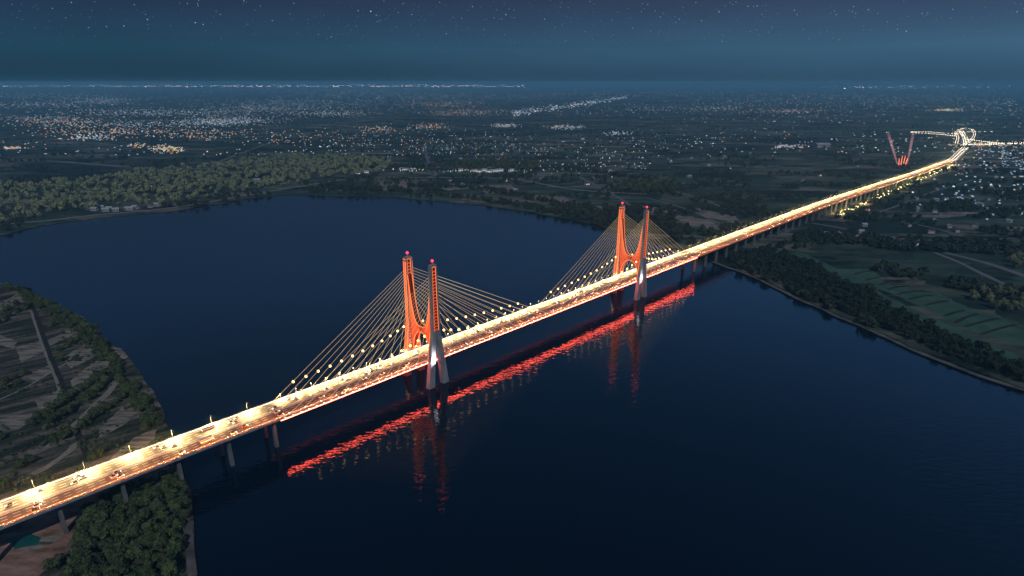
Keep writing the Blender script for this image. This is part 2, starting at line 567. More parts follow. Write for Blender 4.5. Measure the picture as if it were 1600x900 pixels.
sheet('pond', ragged([(12, 846), (40, 836), (66, 842), (58, 856), (25, 862)], 1.2, 77), 1.9, M['pond_water'])
ribbon('dirt_track', [(75, 702), (110, 672), (140, 645), (172, 612), (184, 596)], 7, M['track_dirt'], 1.86, 6, 1.5)
ribbon('dirt_track', [(-30, 640), (40, 608), (90, 578), (130, 556)], 3.0, M['track_dirt'], 1.87, 6, 1.5)
ribbon('dirt_track', [(0, 478), (28, 462), (42, 458)], 3.5, M['track_dirt'], 1.88, 6, 1.0)
ribbon('dirt_track', [(20, 760), (70, 735), (110, 705), (122, 690)], 6.0, M['track_dirt'], 1.87, 6, 2.5)
ribbon('ditch_path', [(49, 488), (68, 545), (86, 590), (98, 622)], 2.6, M['track_dirt'], 1.90, 6, 0.4)
ribbon('ditch', [(40, 456), (55, 490), (74, 545), (92, 590), (104, 624)], 5.2, M['ditch_bed'], 1.885, 6, 0.4)
ribbon('ditch', [(118, 672), (126, 690), (137, 715)], 4.8, M['ditch_bed'], 1.885, 6, 0.4)
ribbon('river_wall', [(286, 800), (294, 830), (298, 870), (302, 905)], 5.5, M['bank_stone'], 1.9, 8)

# far bank: rim of stone, flats, tracks and the cut grass strip
ribbon('bank_rim', [(1112, 410), (1140, 420), (1180, 435), (1230, 460), (1300, 492), (1400, 536), (1500, 578), (1610, 614)], 7, M['bank_stone'], 1.66, 14, 3.0)
ribbon('embankment_track', [(0, 352), (80, 345), (150, 337), (250, 328), (330, 316), (400, 303), (470, 292), (540, 281), (600, 278), (690, 278), (790, 279), (900, 297), (1010, 304)], 11, M['track_dirt'], 1.7, 25, 1.5)
ribbon('grass_strip', [(1205, 396), (1235, 400), (1275, 412), (1330, 442), (1400, 480), (1470, 512), (1540, 545), (1610, 580)], 30, M['bright_grass'], 1.70, 18, 3)
zz = lambda x, y: (1080 + x / 2.904, 330 + y / 2.904)
sheet('meadow', ragged([zz(430, 170), zz(520, 200), zz(660, 265), zz(830, 265), zz(860, 320), zz(960, 360), zz(1130, 380), zz(1250, 440), zz(1400, 480), zz(1510, 560), zz(1510, 620), zz(1250, 540), zz(980, 410), zz(780, 330), zz(560, 235)], 4, 31), 1.74, M['bright_grass'])
for i, (a, b) in enumerate([((670, 265), (740, 258)), ((735, 292), (820, 275)), ((790, 320), (850, 305)), ((850, 340), (900, 330)), ((890, 360), (985, 342)), ((930, 382), (1060, 365)),
                            ((985, 405), (1095, 385)), ((1060, 432), (1170, 410)), ((1150, 480), (1240, 455)), ((1190, 512), (1300, 470)), ((1240, 530), (1400, 490)), ((1320, 562), (1470, 520))]):
    ribbon('drain', [zz(*a), zz((a[0] + b[0]) / 2, (a[1] + b[1]) / 2 - 3), zz(*b)], 5.0, M['ditch_bed'], 1.79, 10, 1.0, seed=i)
for i, (px, w) in enumerate([
        ([(1370, 368), (1425, 382), (1480, 397), (1540, 412), (1610, 436)], 13), ([(1460, 396), (1500, 412), (1540, 432), (1570, 446)], 8),
        ([(1270, 350), (1330, 360), (1400, 372)], 9), ([(1400, 345), (1470, 360), (1520, 375), (1610, 372)], 8), ([(1300, 345), (1380, 330), (1460, 300), (1520, 282)], 7),
        ([(0, 250), (90, 253), (180, 260), (260, 264), (340, 263), (400, 252), (470, 243)], 30), ([(330, 258), (390, 235), (440, 218), (500, 205)], 16),
        ([(120, 243), (190, 228), (230, 220)], 14), ([(630, 278), (680, 275), (668, 250), (664, 230)], 12), ([(900, 275), (950, 300), (985, 322)], 10),
        ([(560, 275), (650, 258), (720, 245)], 12), ([(600, 270), (760, 268), (900, 278), (1000, 288), (1090, 310), (1150, 335)], 9),
        ([(1010, 310), (1080, 330), (1130, 352), (1175, 350)], 9), ([(700, 230), (860, 225), (1010, 250)], 12), ([(1380, 290), (1440, 282), (1510, 262), (1600, 255)], 10)]):
    ribbon('track' if w < 12 else 'road', px, w, M['far_road'], 1.72 + i * 0.01, 30, 2, seed=i + 3)
for i, p in enumerate([[(588, 288), (600, 283), (640, 283), (636, 296), (600, 299)], [(745, 290), (800, 290), (812, 302), (760, 304)], [(812, 305), (880, 308), (900, 320), (850, 318)],
                       [(915, 325), (950, 322), (960, 334), (930, 335)], [(690, 288), (740, 288), (735, 296), (692, 298)], [(1040, 335), (1110, 345), (1130, 362), (1075, 352)],
                       [(1000, 322), (1060, 330), (1070, 342), (1020, 338)], [(1085, 325), (1150, 340), (1160, 352), (1100, 340)]]):
    sheet('bare_field', ragged(p, 5, 60 + i * 3), 1.9 + i * 0.01, M['bare_field'])

# ================================================================== bridge
SB0, SB1 = -165.0, 547.0          # cable-stayed part
ST = (0.0, 377.0)                 # the two towers
HW = 17.0
def deck_mb(s0, s1, step):
    mb = MB()
    prof = [(-HW, 0.0), (HW, 0.0), (HW, -1.1), (8.0, -3.0), (-8.0, -3.0), (-HW, -1.1)]
    ss = list(np.arange(s0, s1, step)) + [s1]
    for i in range(len(ss) - 1):
        za, zb = deck_z(ss[i]), deck_z(ss[i + 1])
        for j in range(6):
            n0, h0 = prof[j]
            n1, h1 = prof[(j + 1) % 6]
            mb.quad(wp(ss[i], n0, za + h0), wp(ss[i], n1, za + h1), wp(ss[i + 1], n1, zb + h1), wp(ss[i + 1], n0, zb + h0))
    for s_ in (s0, s1):
        mb.quad(*[wp(s_, n, deck_z(s_) + h) for n, h in prof])
    return mb
def strip(mb, s0, s1, n0, n1, h0, h1, step=30.0):
    """a long box that follows the deck"""
    ss = list(np.arange(s0, s1, step)) + [s1]
    for i in range(len(ss) - 1):
        a, b = ss[i], ss[i + 1]
        za, zb = deck_z(a), deck_z(b)
        mb.hexa([wp(a, n0, za + h0), wp(a, n1, za + h0), wp(b, n1, zb + h0), wp(b, n0, zb + h0),
                 wp(a, n0, za + h1), wp(a, n1, za + h1), wp(b, n1, zb + h1), wp(b, n0, zb + h1)])
def flat(mb, s0, s1, n0, n1, h):
    za, zb = deck_z(s0) + h, deck_z(s1) + h
    mb.quad(wp(s0, n0, za), wp(s0, n1, za), wp(s1, n1, zb), wp(s1, n0, zb))
def deck_parts(root, s0, s1, fascia=None, step=30.0):
    deck_mb(s0, s1, step).build('deck_girder', M['concrete'], root)
    rd = MB()
    ss = list(np.arange(s0, s1, step)) + [s1]
    for i in range(len(ss) - 1):
        flat(rd, ss[i], ss[i + 1], -15.4, -1.5, 0.02)
        flat(rd, ss[i], ss[i + 1], 1.5, 15.4, 0.02)
    road = rd.build('roadway', M['asphalt'], root)
    mk = MB()
    for sgn in (-1, 1):
        s_ = s0
        while s_ < s1 - 6:
            for n in (5.3, 9.0):
                flat(mk, s_, s_ + 4.0, sgn * n - 0.16, sgn * n + 0.16, 0.06)
            s_ += 7.0
        for i in range(len(ss) - 1):
            flat(mk, ss[i], ss[i + 1], sgn * 12.9 - 0.12, sgn * 12.9 + 0.12, 0.06)
            flat(mk, ss[i], ss[i + 1], sgn * 1.9 - 0.12, sgn * 1.9 + 0.12, 0.06)
    mk.build('lane_marking', M['road_paint'], road)
    for sgn in (-1, 1):
        pb = MB()
        strip(pb, s0, s1, sgn * 16.2 - 0.25, sgn * 16.2 + 0.25, 0.0, 0.75, step)
        par = pb.build('parapet', M['concrete'], root)
        rl = MB()
        strip(rl, s0, s1, sgn * 16.2 - 0.07, sgn * 16.2 + 0.07, 1.15, 1.3, step)
        s_ = s0 + 1.5
        while s_ < s1:
            rl.box(wp(s_, sgn * 16.2, deck_z(s_) + 0.95), B * 0.07, NN * 0.07, UP * 0.2)
            s_ += 3.0
        rl.build('handrail', M['steel'], par)
        lb = MB()
        strip(lb, s0, s1, sgn * 15.9 - 0.05, sgn * 15.9 + 0.05, 0.30, 0.62, step)
        lb.build('added_light_strip', M['added_white_strip'] if sgn < 0 else M['added_amber_strip'], par)  # added strips; their glow replaces the light streaks of the traffic
        if sgn > 0:
            ib = MB()
            for i in range(len(ss) - 1):
                za, zb = deck_z(ss[i]), deck_z(ss[i + 1])
                ib.hexa([wp(ss[i], 15.95, za + 1.34), wp(ss[i], 16.2, za + 1.34), wp(ss[i + 1], 16.2, zb + 1.34), wp(ss[i + 1], 15.95, zb + 1.34),
                         wp(ss[i], 16.1, za + 1.7), wp(ss[i], 16.2, za + 1.7), wp(ss[i + 1], 16.2, zb + 1.7), wp(ss[i + 1], 16.1, zb + 1.7)])
            ib.build('added_light_channel', M['steel'], par)  # backing for the added inward strip
            jb = MB()
            for i in range(len(ss) - 1):
                za, zb = deck_z(ss[i]), deck_z(ss[i + 1])
                jb.quad(wp(ss[i], 15.93, za + 1.35), wp(ss[i], 16.08, za + 1.69), wp(ss[i + 1], 16.08, zb + 1.69), wp(ss[i + 1], 15.93, zb + 1.35))
            jb.build('added_inward_light', M['added_orange_strip'], par)  # added strip, put in to throw orange onto the near carriageway
    md_ = MB()
    strip(md_, s0, s1, -1.3, 1.3, 0.0, 0.22, step)
    med = md_.build('median', M['concrete'], root)
    gr = MB()
    strip(gr, s0, s1, -0.06, 0.06, 0.75, 1.0, step)
    s_ = s0 + 1
    while s_ < s1:
        gr.box(wp(s_, 0, deck_z(s_) + 0.55), B * 0.07, NN * 0.07, UP * 0.33)
        s_ += 4.0
    gr.build('guard_rail', M['steel'], med)
    if fascia:
        fb = MB()
        strip(fb, s0, s1, HW + 0.02, HW + 0.12, -0.95, -0.25, step)
        fb.build('fascia_glow', fascia, root)  # emissive panel standing in for lamplight on the fascia

bridge = empty('cable_stayed_bridge', wp(0, 0, 0))
tag(bridge, 'cable-stayed bridge with two pairs of red-lit towers and golden cables over the river', 'bridge')
emit('fascia_glow_red', (1.0, 0.20, 0.10), 0.42)
emit('fascia_glow_amber', (1.0, 0.33, 0.07), 0.50)
deck_parts(bridge, SB0, SB1, M['fascia_glow_red'])
# red lamps under both deck edges, facing the water
for n in (HW - 1.0, -HW + 1.0):
    sb = MB()
    strip(sb, SB0, SB1, n - (1.0 if n > 0 else 0.3), n + (0.9 if n > 0 else 0.3), -1.75, -1.35, 24.0)
    sb.build('soffit_light', M['red_soffit' if n > 0 else 'dim_red_soffit'], bridge)
# white dots along the near edge
proto = MB()
proto.ball((0, 0, 0), 0.48, 0.48, 6, 4)
dot_me = proto.mesh('edge_lamp', M['deck_bulb'])
s_ = SB0 + 3.5
while s_ < SB1:
    o = bpy.data.objects.new('edge_lamp', dot_me)
    col.objects.link(o)
    o.parent = bridge
    o.location = wp(s_, HW + 0.45, deck_z(s_) - 0.1) - bridge.location
    s_ += 7.25

# ---- towers
LEG_N = 20.6
def leg_outline(z):
    """(s_front_outer, s_front_inner) of the front column at height z; the back one mirrors it"""
    zm = 62.0
    if z >= zm:
        return -3.9 - (1.0 - (z - zm) / 73.0) * 0.9 * (1 if z < 135 else 0), 0.0
    k = (zm - z) / zm
    return -4.8 - k * 8.2, -0.25 - k * 5.4
def half_w(z):
    return 2.1 + max(0.0, (62.0 - z) / 62.0) * 0.75
def build_tower(st):
    t = MB()
    zs = [-5, 0, 12, 24, 36, 48, 58, 62]
    for sg in (-1, 1):
        nc = sg * LEG_N
        for fb_ in (1, -1):                        # front column, back column
            for za, zb in zip(zs[:-1], zs[1:]):
                (a0, a1), (b0, b1) = leg_outline(za), leg_outline(zb)
                wa, wb = half_w(za), half_w(zb)
                p = lambda s, n, z: wp(st + s * fb_, n, z)
                c = [p(a0, nc - wa, za), p(a0, nc + wa, za), p(a1, nc + wa, za), p(a1, nc - wa, za),
                     p(b0, nc - wb, zb), p(b0, nc + wb, zb), p(b1, nc + wb, zb), p(b1, nc - wb, zb)]
                t.hexa(c)
        # shaft: two ribs with a recessed web between them
        for za, zb in ((62, 90), (90, 112), (112, 130)):
            a0, b0 = leg_outline(za)[0], leg_outline(zb)[0]
            for fb_ in (1, -1):
                t.hexa([wp(st + fb_ * a0, nc - 2.1, za), wp(st + fb_ * a0, nc + 2.1, za), wp(st + fb_ * (a0 + 1.9), nc + 2.1, za), wp(st + fb_ * (a0 + 1.9), nc - 2.1, za),
                        wp(st + fb_ * b0, nc - 2.1, zb), wp(st + fb_ * b0, nc + 2.1, zb), wp(st + fb_ * (b0 + 1.9), nc + 2.1, zb), wp(st + fb_ * (b0 + 1.9), nc - 2.1, zb)])
        t.box(wp(st, nc, 96.0), B * 3.0, NN * 1.62, UP * 34.0)
        t.box(wp(st, nc, 130.6), B * 3.4, NN * 2.1, UP * 0.6)
        t.tube(wp(st, nc, 131.2), wp(st, nc, 133.2), 0.8, 0.6)
    tw = t.build('tower', M['concrete'], bridge)
    # ---- crossbeam: a saddle above, an arch below
    def top(n):
        k = abs(n) / 18.3
        return 60.5 + 52.0 * k ** 3.4
    def bot(n):
        k = min(1.0, abs(n) / 15.6)
        return 26.5 + 27.5 * math.sqrt(max(0.0, 1 - k ** 2.3))
    cb = MB()
    K = 44
    ns = [-18.3 + 36.6 * i / K for i in range(K + 1)]
    def cx(n):
        return 0.0
    TH = 2.6
    for i in range(K):
        a, b_ = ns[i], ns[i + 1]
        za0, za1, zb0, zb1 = bot(a), top(a), bot(b_), top(b_)
        lo_a, lo_b = max(za0, 27.0) if abs(a) < 15.6 else 30.0, max(zb0, 27.0) if abs(b_) < 15.6 else 30.0
        cb.hexa([wp(st - TH, a, lo_a), wp(st - TH, b_, lo_b), wp(st + TH, b_, lo_b), wp(st + TH, a, lo_a),
                 wp(st - TH, a, za1), wp(st - TH, b_, zb1), wp(st + TH, b_, zb1), wp(st + TH, a, za1)])
    cbo = cb.build('crossbeam', M['red_panel'], tw)
    # ---- lit lattice
    rb, ol = MB(), MB()
    rb.cur, ol.cur = 0, 0
    def rib(mb, p, q, r):
        mb.bar(p, q, r)
    lit = MB()
    def rline(p, q, r=0.17):
        r = min(r, 0.18)
        lit.cur = 0
        lit.bar(p, q, r)
    def oline(p, q, r=0.26):
        lit.cur = 1
        lit.bar(p, q, r)
    for fs in (-1, 1):                                 # both faces of the crossbeam
        sf = st + fs * (TH + 0.16)
        pts_t = [wp(sf, n, top(n)) for n in ns]
        pts_b = [wp(sf, n, max(bot(n), 27.5) if abs(n) < 15.6 else 30.0) for n in ns]
        for i in range(K):
            oline(pts_t[i], pts_t[i + 1])
            oline(pts_b[i], pts_b[i + 1])
        # ribs fan from the lower arch to the saddle
        R_ = 22
        for i in range(R_ + 1):
            u = i / R_
            sg = -1 if u < 0.5 else 1
            v = abs(u - 0.5) * 2                       # 0 centre .. 1 leg
            nt_ = 18.3 * min(1.0, v ** 0.55) if v > 0 else 0
            nb_ = 15.6 * v ** 0.9
            zt = top(nt_) if v < 0.98 else 112
            rline(wp(sf, sg * nb_, bot(nb_) + 0.2), wp(sf, sg * nt_, min(zt, 60.5 + 52 * v ** 2.2)))
    # leg faces
    for sg in (-1, 1):
        nc = sg * LEG_N
        faces = []
        # the outer/inner side faces carry herringbone; the far pair also carries it on the face along the deck
        for side in (-1, 1):
            nf = nc + side * 1.84
            z = 62.0
            while z < 126.5:
                s0 = leg_outline(z)[0] + 2.0
                rline(wp(st + s0, nf, z), wp(st + 0, nf, z + 1.9), 0.24)
                rline(wp(st - s0, nf, z), wp(st + 0, nf, z + 1.9), 0.24)
                z += 3.4
            for e in (-1, 1):
                oline(wp(st + e * (leg_outline(62)[0] + 2.0), nf, 62), wp(st + e * (leg_outline(129)[0] + 2.0), nf, 129), 0.22)
            oline(wp(st - 2.0, nf, 129), wp(st + 2.0, nf, 129), 0.22)
        if sg < 0:
            for fs in (-1, 1):
                f = lambda z: fs * (-leg_outline(z)[0] + 0.14)
                z = 30.0
                while z < 126:
                    w = half_w(z) - 0.35
                    zt = z + 4.4
                    p0, p1 = wp(st + f(z), nc - w, z), wp(st + f(z), nc + w, z)
                    q0, q1 = wp(st + f(zt), nc - w, zt), wp(st + f(zt), nc + w, zt)
                    rline(p0, q1, 0.2)
                    rline(p1, q0, 0.2)
                    rline(p0, p1, 0.16)
                    oline(p0, q0, 0.24)
                    oline(p1, q1, 0.24)
                    z = zt
                oline(wp(st + f(129), nc - 2, 129), wp(st + f(129), nc + 2, 129), 0.3)
        # bars on the inner faces of the split columns
        for fb_ in (1, -1):
            z = 30.0
            while z < 60:
                a0, a1 = leg_outline(z)
                nf = nc - sg * (half_w(z) + 0.12)
                rline(wp(st + fb_ * a0, nf, z), wp(st + fb_ * a1, nf, z + 1.2), 0.2)
                z += 3.4
            oline(wp(st + fb_ * leg_outline(30)[0], nc - sg * (half_w(30) + .12), 30), wp(st + fb_ * leg_outline(60)[0], nc - sg * (half_w(60) + .12), 60), 0.2)
    lit.build('light_lattice', [M['led_rib'], M['led_outline']], tw)
    # red panels behind the herringbone
    pn = MB()
    for sg in (-1, 1):
        nc = sg * LEG_N
        pn.box(wp(st, nc, 95.8), B * 2.7, NN * 1.70, UP * 33.6)
    pn.build('web_panel', M['red_panel'], tw)
    for sg in (-1, 1):
        b_ = MB()
        b_.tube(wp(st, sg * LEG_N, 133.0), wp(st, sg * LEG_N, 134.2), 0.5, 0.4)
        bo = b_.build('beacon', M['dark_steel'], tw)
        g_ = MB()
        g_.ball(wp(st, sg * LEG_N, 135.0), 1.4, 1.4, 10, 8)
        g_.build('lens', M['beacon_glow'], bo)
        l = bpy.data.lights.new('beacon_light', 'POINT')
        l.energy = 1200
        l.color = (1, 0.12, 0.16)
        l.shadow_soft_size = 1.3
        lo_ = bpy.data.objects.new('beacon_light', l)
        col.objects.link(lo_)
        lo_.parent = bo
        lo_.location = wp(st, sg * LEG_N, 137.5) - bridge.location
    return tw
for st in ST:
    build_tower(st)

# ---- cables, each with its lamp
bulb = MB()
bulb.ball((0, 0, 0), 1.3, 1.3, 6, 4)
bulb_me = bulb.mesh('cable_lamp', M['cable_bulb'])
for st in ST:
    for di in (-1, 1):
        span = 157.0 if di * (1 if st == ST[0] else -1) < 0 else 179.0
        for sg in (-1, 1):
            for k in range(12):
                u = k / 11.0
                sa = st + di * (span * (0.135 + 0.865 * u))
                zt = 82.0 + 37.0 * u ** 0.9
                a = wp(sa, sg * 15.75, deck_z(sa) + 0.9)
                b_ = wp(st + di * 4.0, sg * 19.6, zt)
                c = MB()
                c.tube(a, b_, 0.14, 0.14, 5, False)
                co = c.build('cable', M['cable_glow'], bridge)
                L = 24.0 + 7.0 * (1 - u)
                q = a.lerp(b_, L / (b_ - a).length)
                o = bpy.data.objects.new('lamp', bulb_me)
                col.objects.link(o)
                o.parent = co
                o.location = q - UP * 0.5 - bridge.location

# ---- approach viaducts
def viaduct(name, label, s0, s1, piers, fascia):
    root = empty(name, wp((s0 + s1) / 2, 0, 0))
    tag(root, label, 'viaduct')
    deck_parts(root, s0, s1, fascia)
    for sp in piers:
        z = deck_z(sp)
        if z < 8:
            continue
        pb = MB()
        for n in (-10.5, 10.5):
            pb.hexa([wp(sp - 1.5, n - 2.0, -5), wp(sp + 1.5, n - 2.0, -5), wp(sp + 1.5, n + 2.0, -5), wp(sp - 1.5, n + 2.0, -5),
                     wp(sp - 1.2, n - 1.6, z - 5.4), wp(sp + 1.2, n - 1.6, z - 5.4), wp(sp + 1.2, n + 1.6, z - 5.4), wp(sp - 1.2, n + 1.6, z - 5.4)])
        pb.hexa([wp(sp - 1.4, -12.5, z - 5.35), wp(sp + 1.4, -12.5, z - 5.35), wp(sp + 1.4, 12.5, z - 5.35), wp(sp - 1.4, 12.5, z - 5.35),
                 wp(sp - 1.4, -15.0, z - 3.05), wp(sp + 1.4, -15.0, z - 3.05), wp(sp + 1.4, 15.0, z - 3.05), wp(sp - 1.4, 15.0, z - 3.05)])
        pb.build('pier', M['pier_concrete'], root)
    return root
va = viaduct('approach_viaduct', 'brightly lit approach viaduct on paired concrete piers over the near wooded bank', -520.0, SB0 - 0.4, [-169.5 - 38 * k for k in range(9)], None)
vb = viaduct('approach_viaduct', 'long glowing approach viaduct with amber side running inland past the far bank', SB1 + 0.4, 2620.0, [551.5 + 38 * k for k in range(48)], M['fascia_glow_amber'])

# ---- street lamps with real lights
def lamp_proto(tall):
    root = empty('street_lamp', (0, 0, 0))
    p = MB()
    p.tube((0, 0, 0), (0, 0, tall), 0.16, 0.10, 6)
    p.tube((0, 0, 0), (0, 0, 0.5), 0.3, 0.26, 6)
    p.build('pole', M['dark_steel'], root, local=True)
    a = MB()
    a.tube((0, 0, tall - 0.2), (1.2, 0, tall + 0.45), 0.08, 0.07, 5)
    a.tube((1.2, 0, tall + 0.45), (2.6, 0, tall + 0.6), 0.07, 0.06, 5)
    a.build('arm', M['dark_steel'], root, local=True)
    h = MB()
    h.box((3.0, 0, tall + 0.58), Vector((0.65, 0, 0)), Vector((0, 0.26, 0)), Vector((0, 0, 0.11)))
    hd = h.build('lamp_head', M['dark_steel'], root, local=True)
    g = MB()
    g.box((3.0, 0, tall + 0.43), Vector((0.5, 0, 0)), Vector((0, 0.22, 0)), Vector((0, 0, 0.045)))
    g.build('lamp_glass', M['lamp_glass'], hd, local=True)
    return root
far_light = bpy.data.lights.new('street_light', 'SPOT')
far_light.energy = 170000
far_light.color = (1.0, 0.62, 0.24)
far_light.spot_size = math.radians(150)
far_light.spot_blend = 0.5
far_light.shadow_soft_size = 0.5
span_light = far_light.copy()
span_light.energy = 75000
near_light = bpy.data.lights.new('edge_light', 'SPOT')
near_light.energy = 26000
near_light.color = (1.0, 0.24, 0.07)
near_light.spot_size = math.radians(112)
near_light.spot_blend = 0.5
near_light.shadow_soft_size = 0.5
def copy_tree(o, parent=None):
    c = o.copy()
    col.objects.link(c)
    if parent is not None:
        c.parent = parent
    for ch in o.children:
        copy_tree(ch, c)
    return c
lp = lamp_proto(9.0)
first = True
RZ = math.atan2(NN.y, NN.x)
def put_lamp(s, sgn, label, group, light):
    global first
    was_first = first
    o = lp if first else copy_tree(lp)
    first = False
    o.location = wp(s, sgn * 15.75, deck_z(s))
    o.rotation_euler = (0, 0, RZ if sgn < 0 else RZ + math.pi)
    tag(o, label, 'street lamp', group)
    if light and was_first:
        l = bpy.data.objects.new('light', light)
        col.objects.link(l)
        l.parent = o
        l.location = (3.0, 0, 9.2)
    return o
i = 0
s_ = -180.0
while s_ > -500:
    i += 1
    put_lamp(s_, -1, f'{ordinal(i)} tall street lamp from the cables along the far rail of the near approach', 'street lamps along the near approach', far_light)
    s_ -= 30
i = 0
s_ = 577.0
while s_ < 2600:
    i += 1
    put_lamp(s_, -1, f'{ordinal(i)} street lamp beyond the last cable on the far rail of the inland viaduct', 'street lamps along the inland viaduct', far_light)
    s_ += 30
# between the cables the deck is lit from low lamps on the parapets: parts of the bridge
def rail_lamps(root, s0, s1, sgn, light, step, visible=True, h=5.0):
    pm = MB()
    pm.tube((0, 0, 0), (0, 0, h), 0.10, 0.08, 5)
    pm.ball((0, 0, h + 0.3), 0.42, 0.36, 6, 4)
    me = None
    s = s0
    while s < s1:
        p = MB()
        z = deck_z(s)
        p.cur = 0
        p.tube(wp(s, sgn * 15.8, z), wp(s, sgn * 15.8, z + h), 0.10, 0.08, 5)
        po = p.build('rail_lamp', M['steel'], root)
        g = MB()
        g.ball(wp(s, sgn * 15.8, z + h + 0.25), 0.32, 0.3, 6, 4)
        g.build('globe', M['deck_bulb'] if sgn > 0 else M['lamp_glass'], po)
        if light:
            l = bpy.data.objects.new('light', light)
            col.objects.link(l)
            l.parent = root
            l.location = wp(s, sgn * (14.2 if sgn < 0 else 12.8), z + (h + 1.0 if sgn < 0 else 4.6)) - root.location
        s += step
rail_lamps(bridge, -150, 545, -1, span_light, 15.0)
rail_lamps(bridge, -157, 545, 1, None, 15.0, h=2.0)
# floodlights on the outer legs
for i, st in enumerate(ST):
    f = empty('floodlight', wp(st - 1.0, 17.5, 28))
    tag(f, ('white' ) + ' floodlight washing the outer leg of the ' + ('nearer' if i == 0 else 'farther') + ' bridge tower at deck level', 'floodlight', 'floodlights at the tower legs')
    a = MB()
    a.bar(wp(st - 1.0, 17.2, 27.6), wp(st - 1.0, 27.0, 28.4), 0.15)
    a.build('bracket', M['steel'], f)
    h = MB()
    h.box(wp(st - 1.0, 27.2, 28.8), B * 1.0, NN * 0.4, UP * 0.4)
    h.build('housing', M['dark_steel'], f)
    l = bpy.data.lights.new('flood', 'SPOT')
    l.energy = 45000
    l.color = (0.9, 0.92, 1.0)
    l.spot_size = math.radians(130)
    l.spot_blend = 0.6
    l.shadow_soft_size = 0.4
    lo_ = bpy.data.objects.new('flood', l)
    col.objects.link(lo_)
    lo_.parent = f
    lo_.location = wp(st - 1.0, 27.0, 30.0) - f.location
    d = wp(st - 7.0, 22.0, 33) - wp(st - 1.0, 27.0, 30.0)
    lo_.rotation_euler = (-d).to_track_quat('Z', 'Y').to_euler()

# ================================================================== cars
def car_meshes(paint, kind):
    """local: x forward, z up; returns a list of (name, mesh, parent index)"""
    out = []
    L, Wd = (4.5, 0.9) if kind == 'car' else (9.5, 1.22)
    if kind == 'car':
        prof = [(-2.2, 0.35), (2.2, 0.35), (2.25, 0.7), (1.2, 0.92), (-1.5, 0.98), (-2.2, 0.9)]
        cab = [(-1.75, 0.95), (0.95, 0.9), (0.25, 1.42), (-1.15, 1.45)]
    elif kind == 'truck':
        prof = [(-4.7, 0.6), (2.6, 0.6), (2.6, 3.3), (-4.7, 3.3)]
        cab = [(2.8, 0.5), (4.7, 0.5), (4.6, 1.6), (4.2, 2.7), (2.8, 2.75)]
    else:
        prof = [(-4.9, 0.45), (4.9, 0.45), (4.85, 1.55), (4.6, 3.1), (-4.9, 3.1)]
        cab = [(-4.7, 1.6), (4.75, 1.6), (4.6, 2.6), (-4.7, 2.6)]
    def prism(pr, hw):
        mb = MB()
        k = len(pr)
        for i in range(k):
            a, b_ = pr[i], pr[(i + 1) % k]
            mb.quad((a[0], hw, a[1]), (a[0], -hw, a[1]), (b_[0], -hw, b_[1]), (b_[0], hw, b_[1]))
        mb.quad(*[(p[0], -hw, p[1]) for p in pr])
        mb.quad(*[(p[0], hw, p[1]) for p in reversed(pr)])
        return mb
    out.append(('body', prism(prof, Wd).mesh('body', paint)))
    out.append(('cabin', prism(cab, Wd - 0.1 if kind == 'car' else Wd + (0.02 if kind == 'bus' else -0.03)).mesh('cabin', M['car_glass'] if kind != 'truck' else paint)))
    fx = prof[2][0] if kind == 'car' else (4.72 if kind == 'truck' else 4.93)
    bx = prof[0][0] if kind == 'car' else prof[0][0]
    zl = 0.66 if kind == 'car' else 0.9
    for sg in (-1, 1):
        h = MB()
        h.box((fx + 0.03, sg * (Wd - 0.28), zl), Vector((0.06, 0, 0)), Vector((0, 0.22, 0)), Vector((0, 0, 0.13)))
        out.append(('headlight', h.mesh('headlight', M['headlight_glass'])))
        h = MB()
        h.box((bx - 0.03, sg * (Wd - 0.25), zl + 0.1), Vector((0.05, 0, 0)), Vector((0, 0.22, 0)), Vector((0, 0, 0.14)))
        out.append(('taillight', h.mesh('taillight', M['taillight_glass'])))
    xs = (-1.35, 1.35) if kind == 'car' else (-3.0, 3.3)
    r = 0.33 if kind == 'car' else 0.5
    for x in xs:
        for sg in (-1, 1):
            w = MB()
            w.tube((x, sg * (Wd - 0.22), r), (x, sg * (Wd + 0.02), r), r, r, 8)
            out.append(('wheel', w.mesh('wheel', M['tyre'])))
    return out
principled('tyre', (0.02, 0.02, 0.02), 0.9)
principled('car_glass', (0.02, 0.025, 0.03), 0.1, 0, 0.5)
paints = {}
for nm, c in (('white', (0.75, 0.75, 0.75)), ('black', (0.02, 0.02, 0.02)), ('silver', (0.45, 0.46, 0.48)), ('red', (0.4, 0.03, 0.02)), ('blue', (0.04, 0.09, 0.28)), ('grey', (0.15, 0.15, 0.16))):
    paints[nm] = principled(nm + '_car_paint', c, 0.35, 0.2, 0.5)[0]
CARS = {}
for kind in ('car', 'truck', 'bus'):
    for nm in paints:
        CARS[(kind, nm)] = car_meshes(paints[nm], kind)
def put_car(kind, nm, s, n, label, group, towards):
    ang = math.atan2(B.y, B.x) + (math.pi if towards else 0)
    o = empty({'car': 'car', 'truck': 'truck', 'bus': 'bus'}[kind], wp(s, n, deck_z(s) + 0.08), ang)
    tag(o, label, kind, group)
    for pn, me in CARS[(kind, nm)]:
        c = bpy.data.objects.new(pn, me)
        col.objects.link(c)
        c.parent = o
rc = random.Random(21)
cols = ['white'] * 5 + ['black'] * 1 + ['silver'] * 3 + ['red', 'blue', 'grey', 'grey']
count = {}
def zone(s):
    if s < -168: return 'on the near approach viaduct', 0
    if s < 0: return 'short of the nearer tower', 1
    if s < 377: return 'between the two bridge towers', 2
    if s < 548: return 'just past the farther tower', 3
    return 'on the inland viaduct', 4
LANES = [(-10.9, 'outer', True, 40), (-7.2, 'middle', True, 42), (-3.6, 'inner', True, 46), (3.6, 'inner', False, 62), (7.2, 'middle', False, 52), (10.9, 'outer', False, 60)]
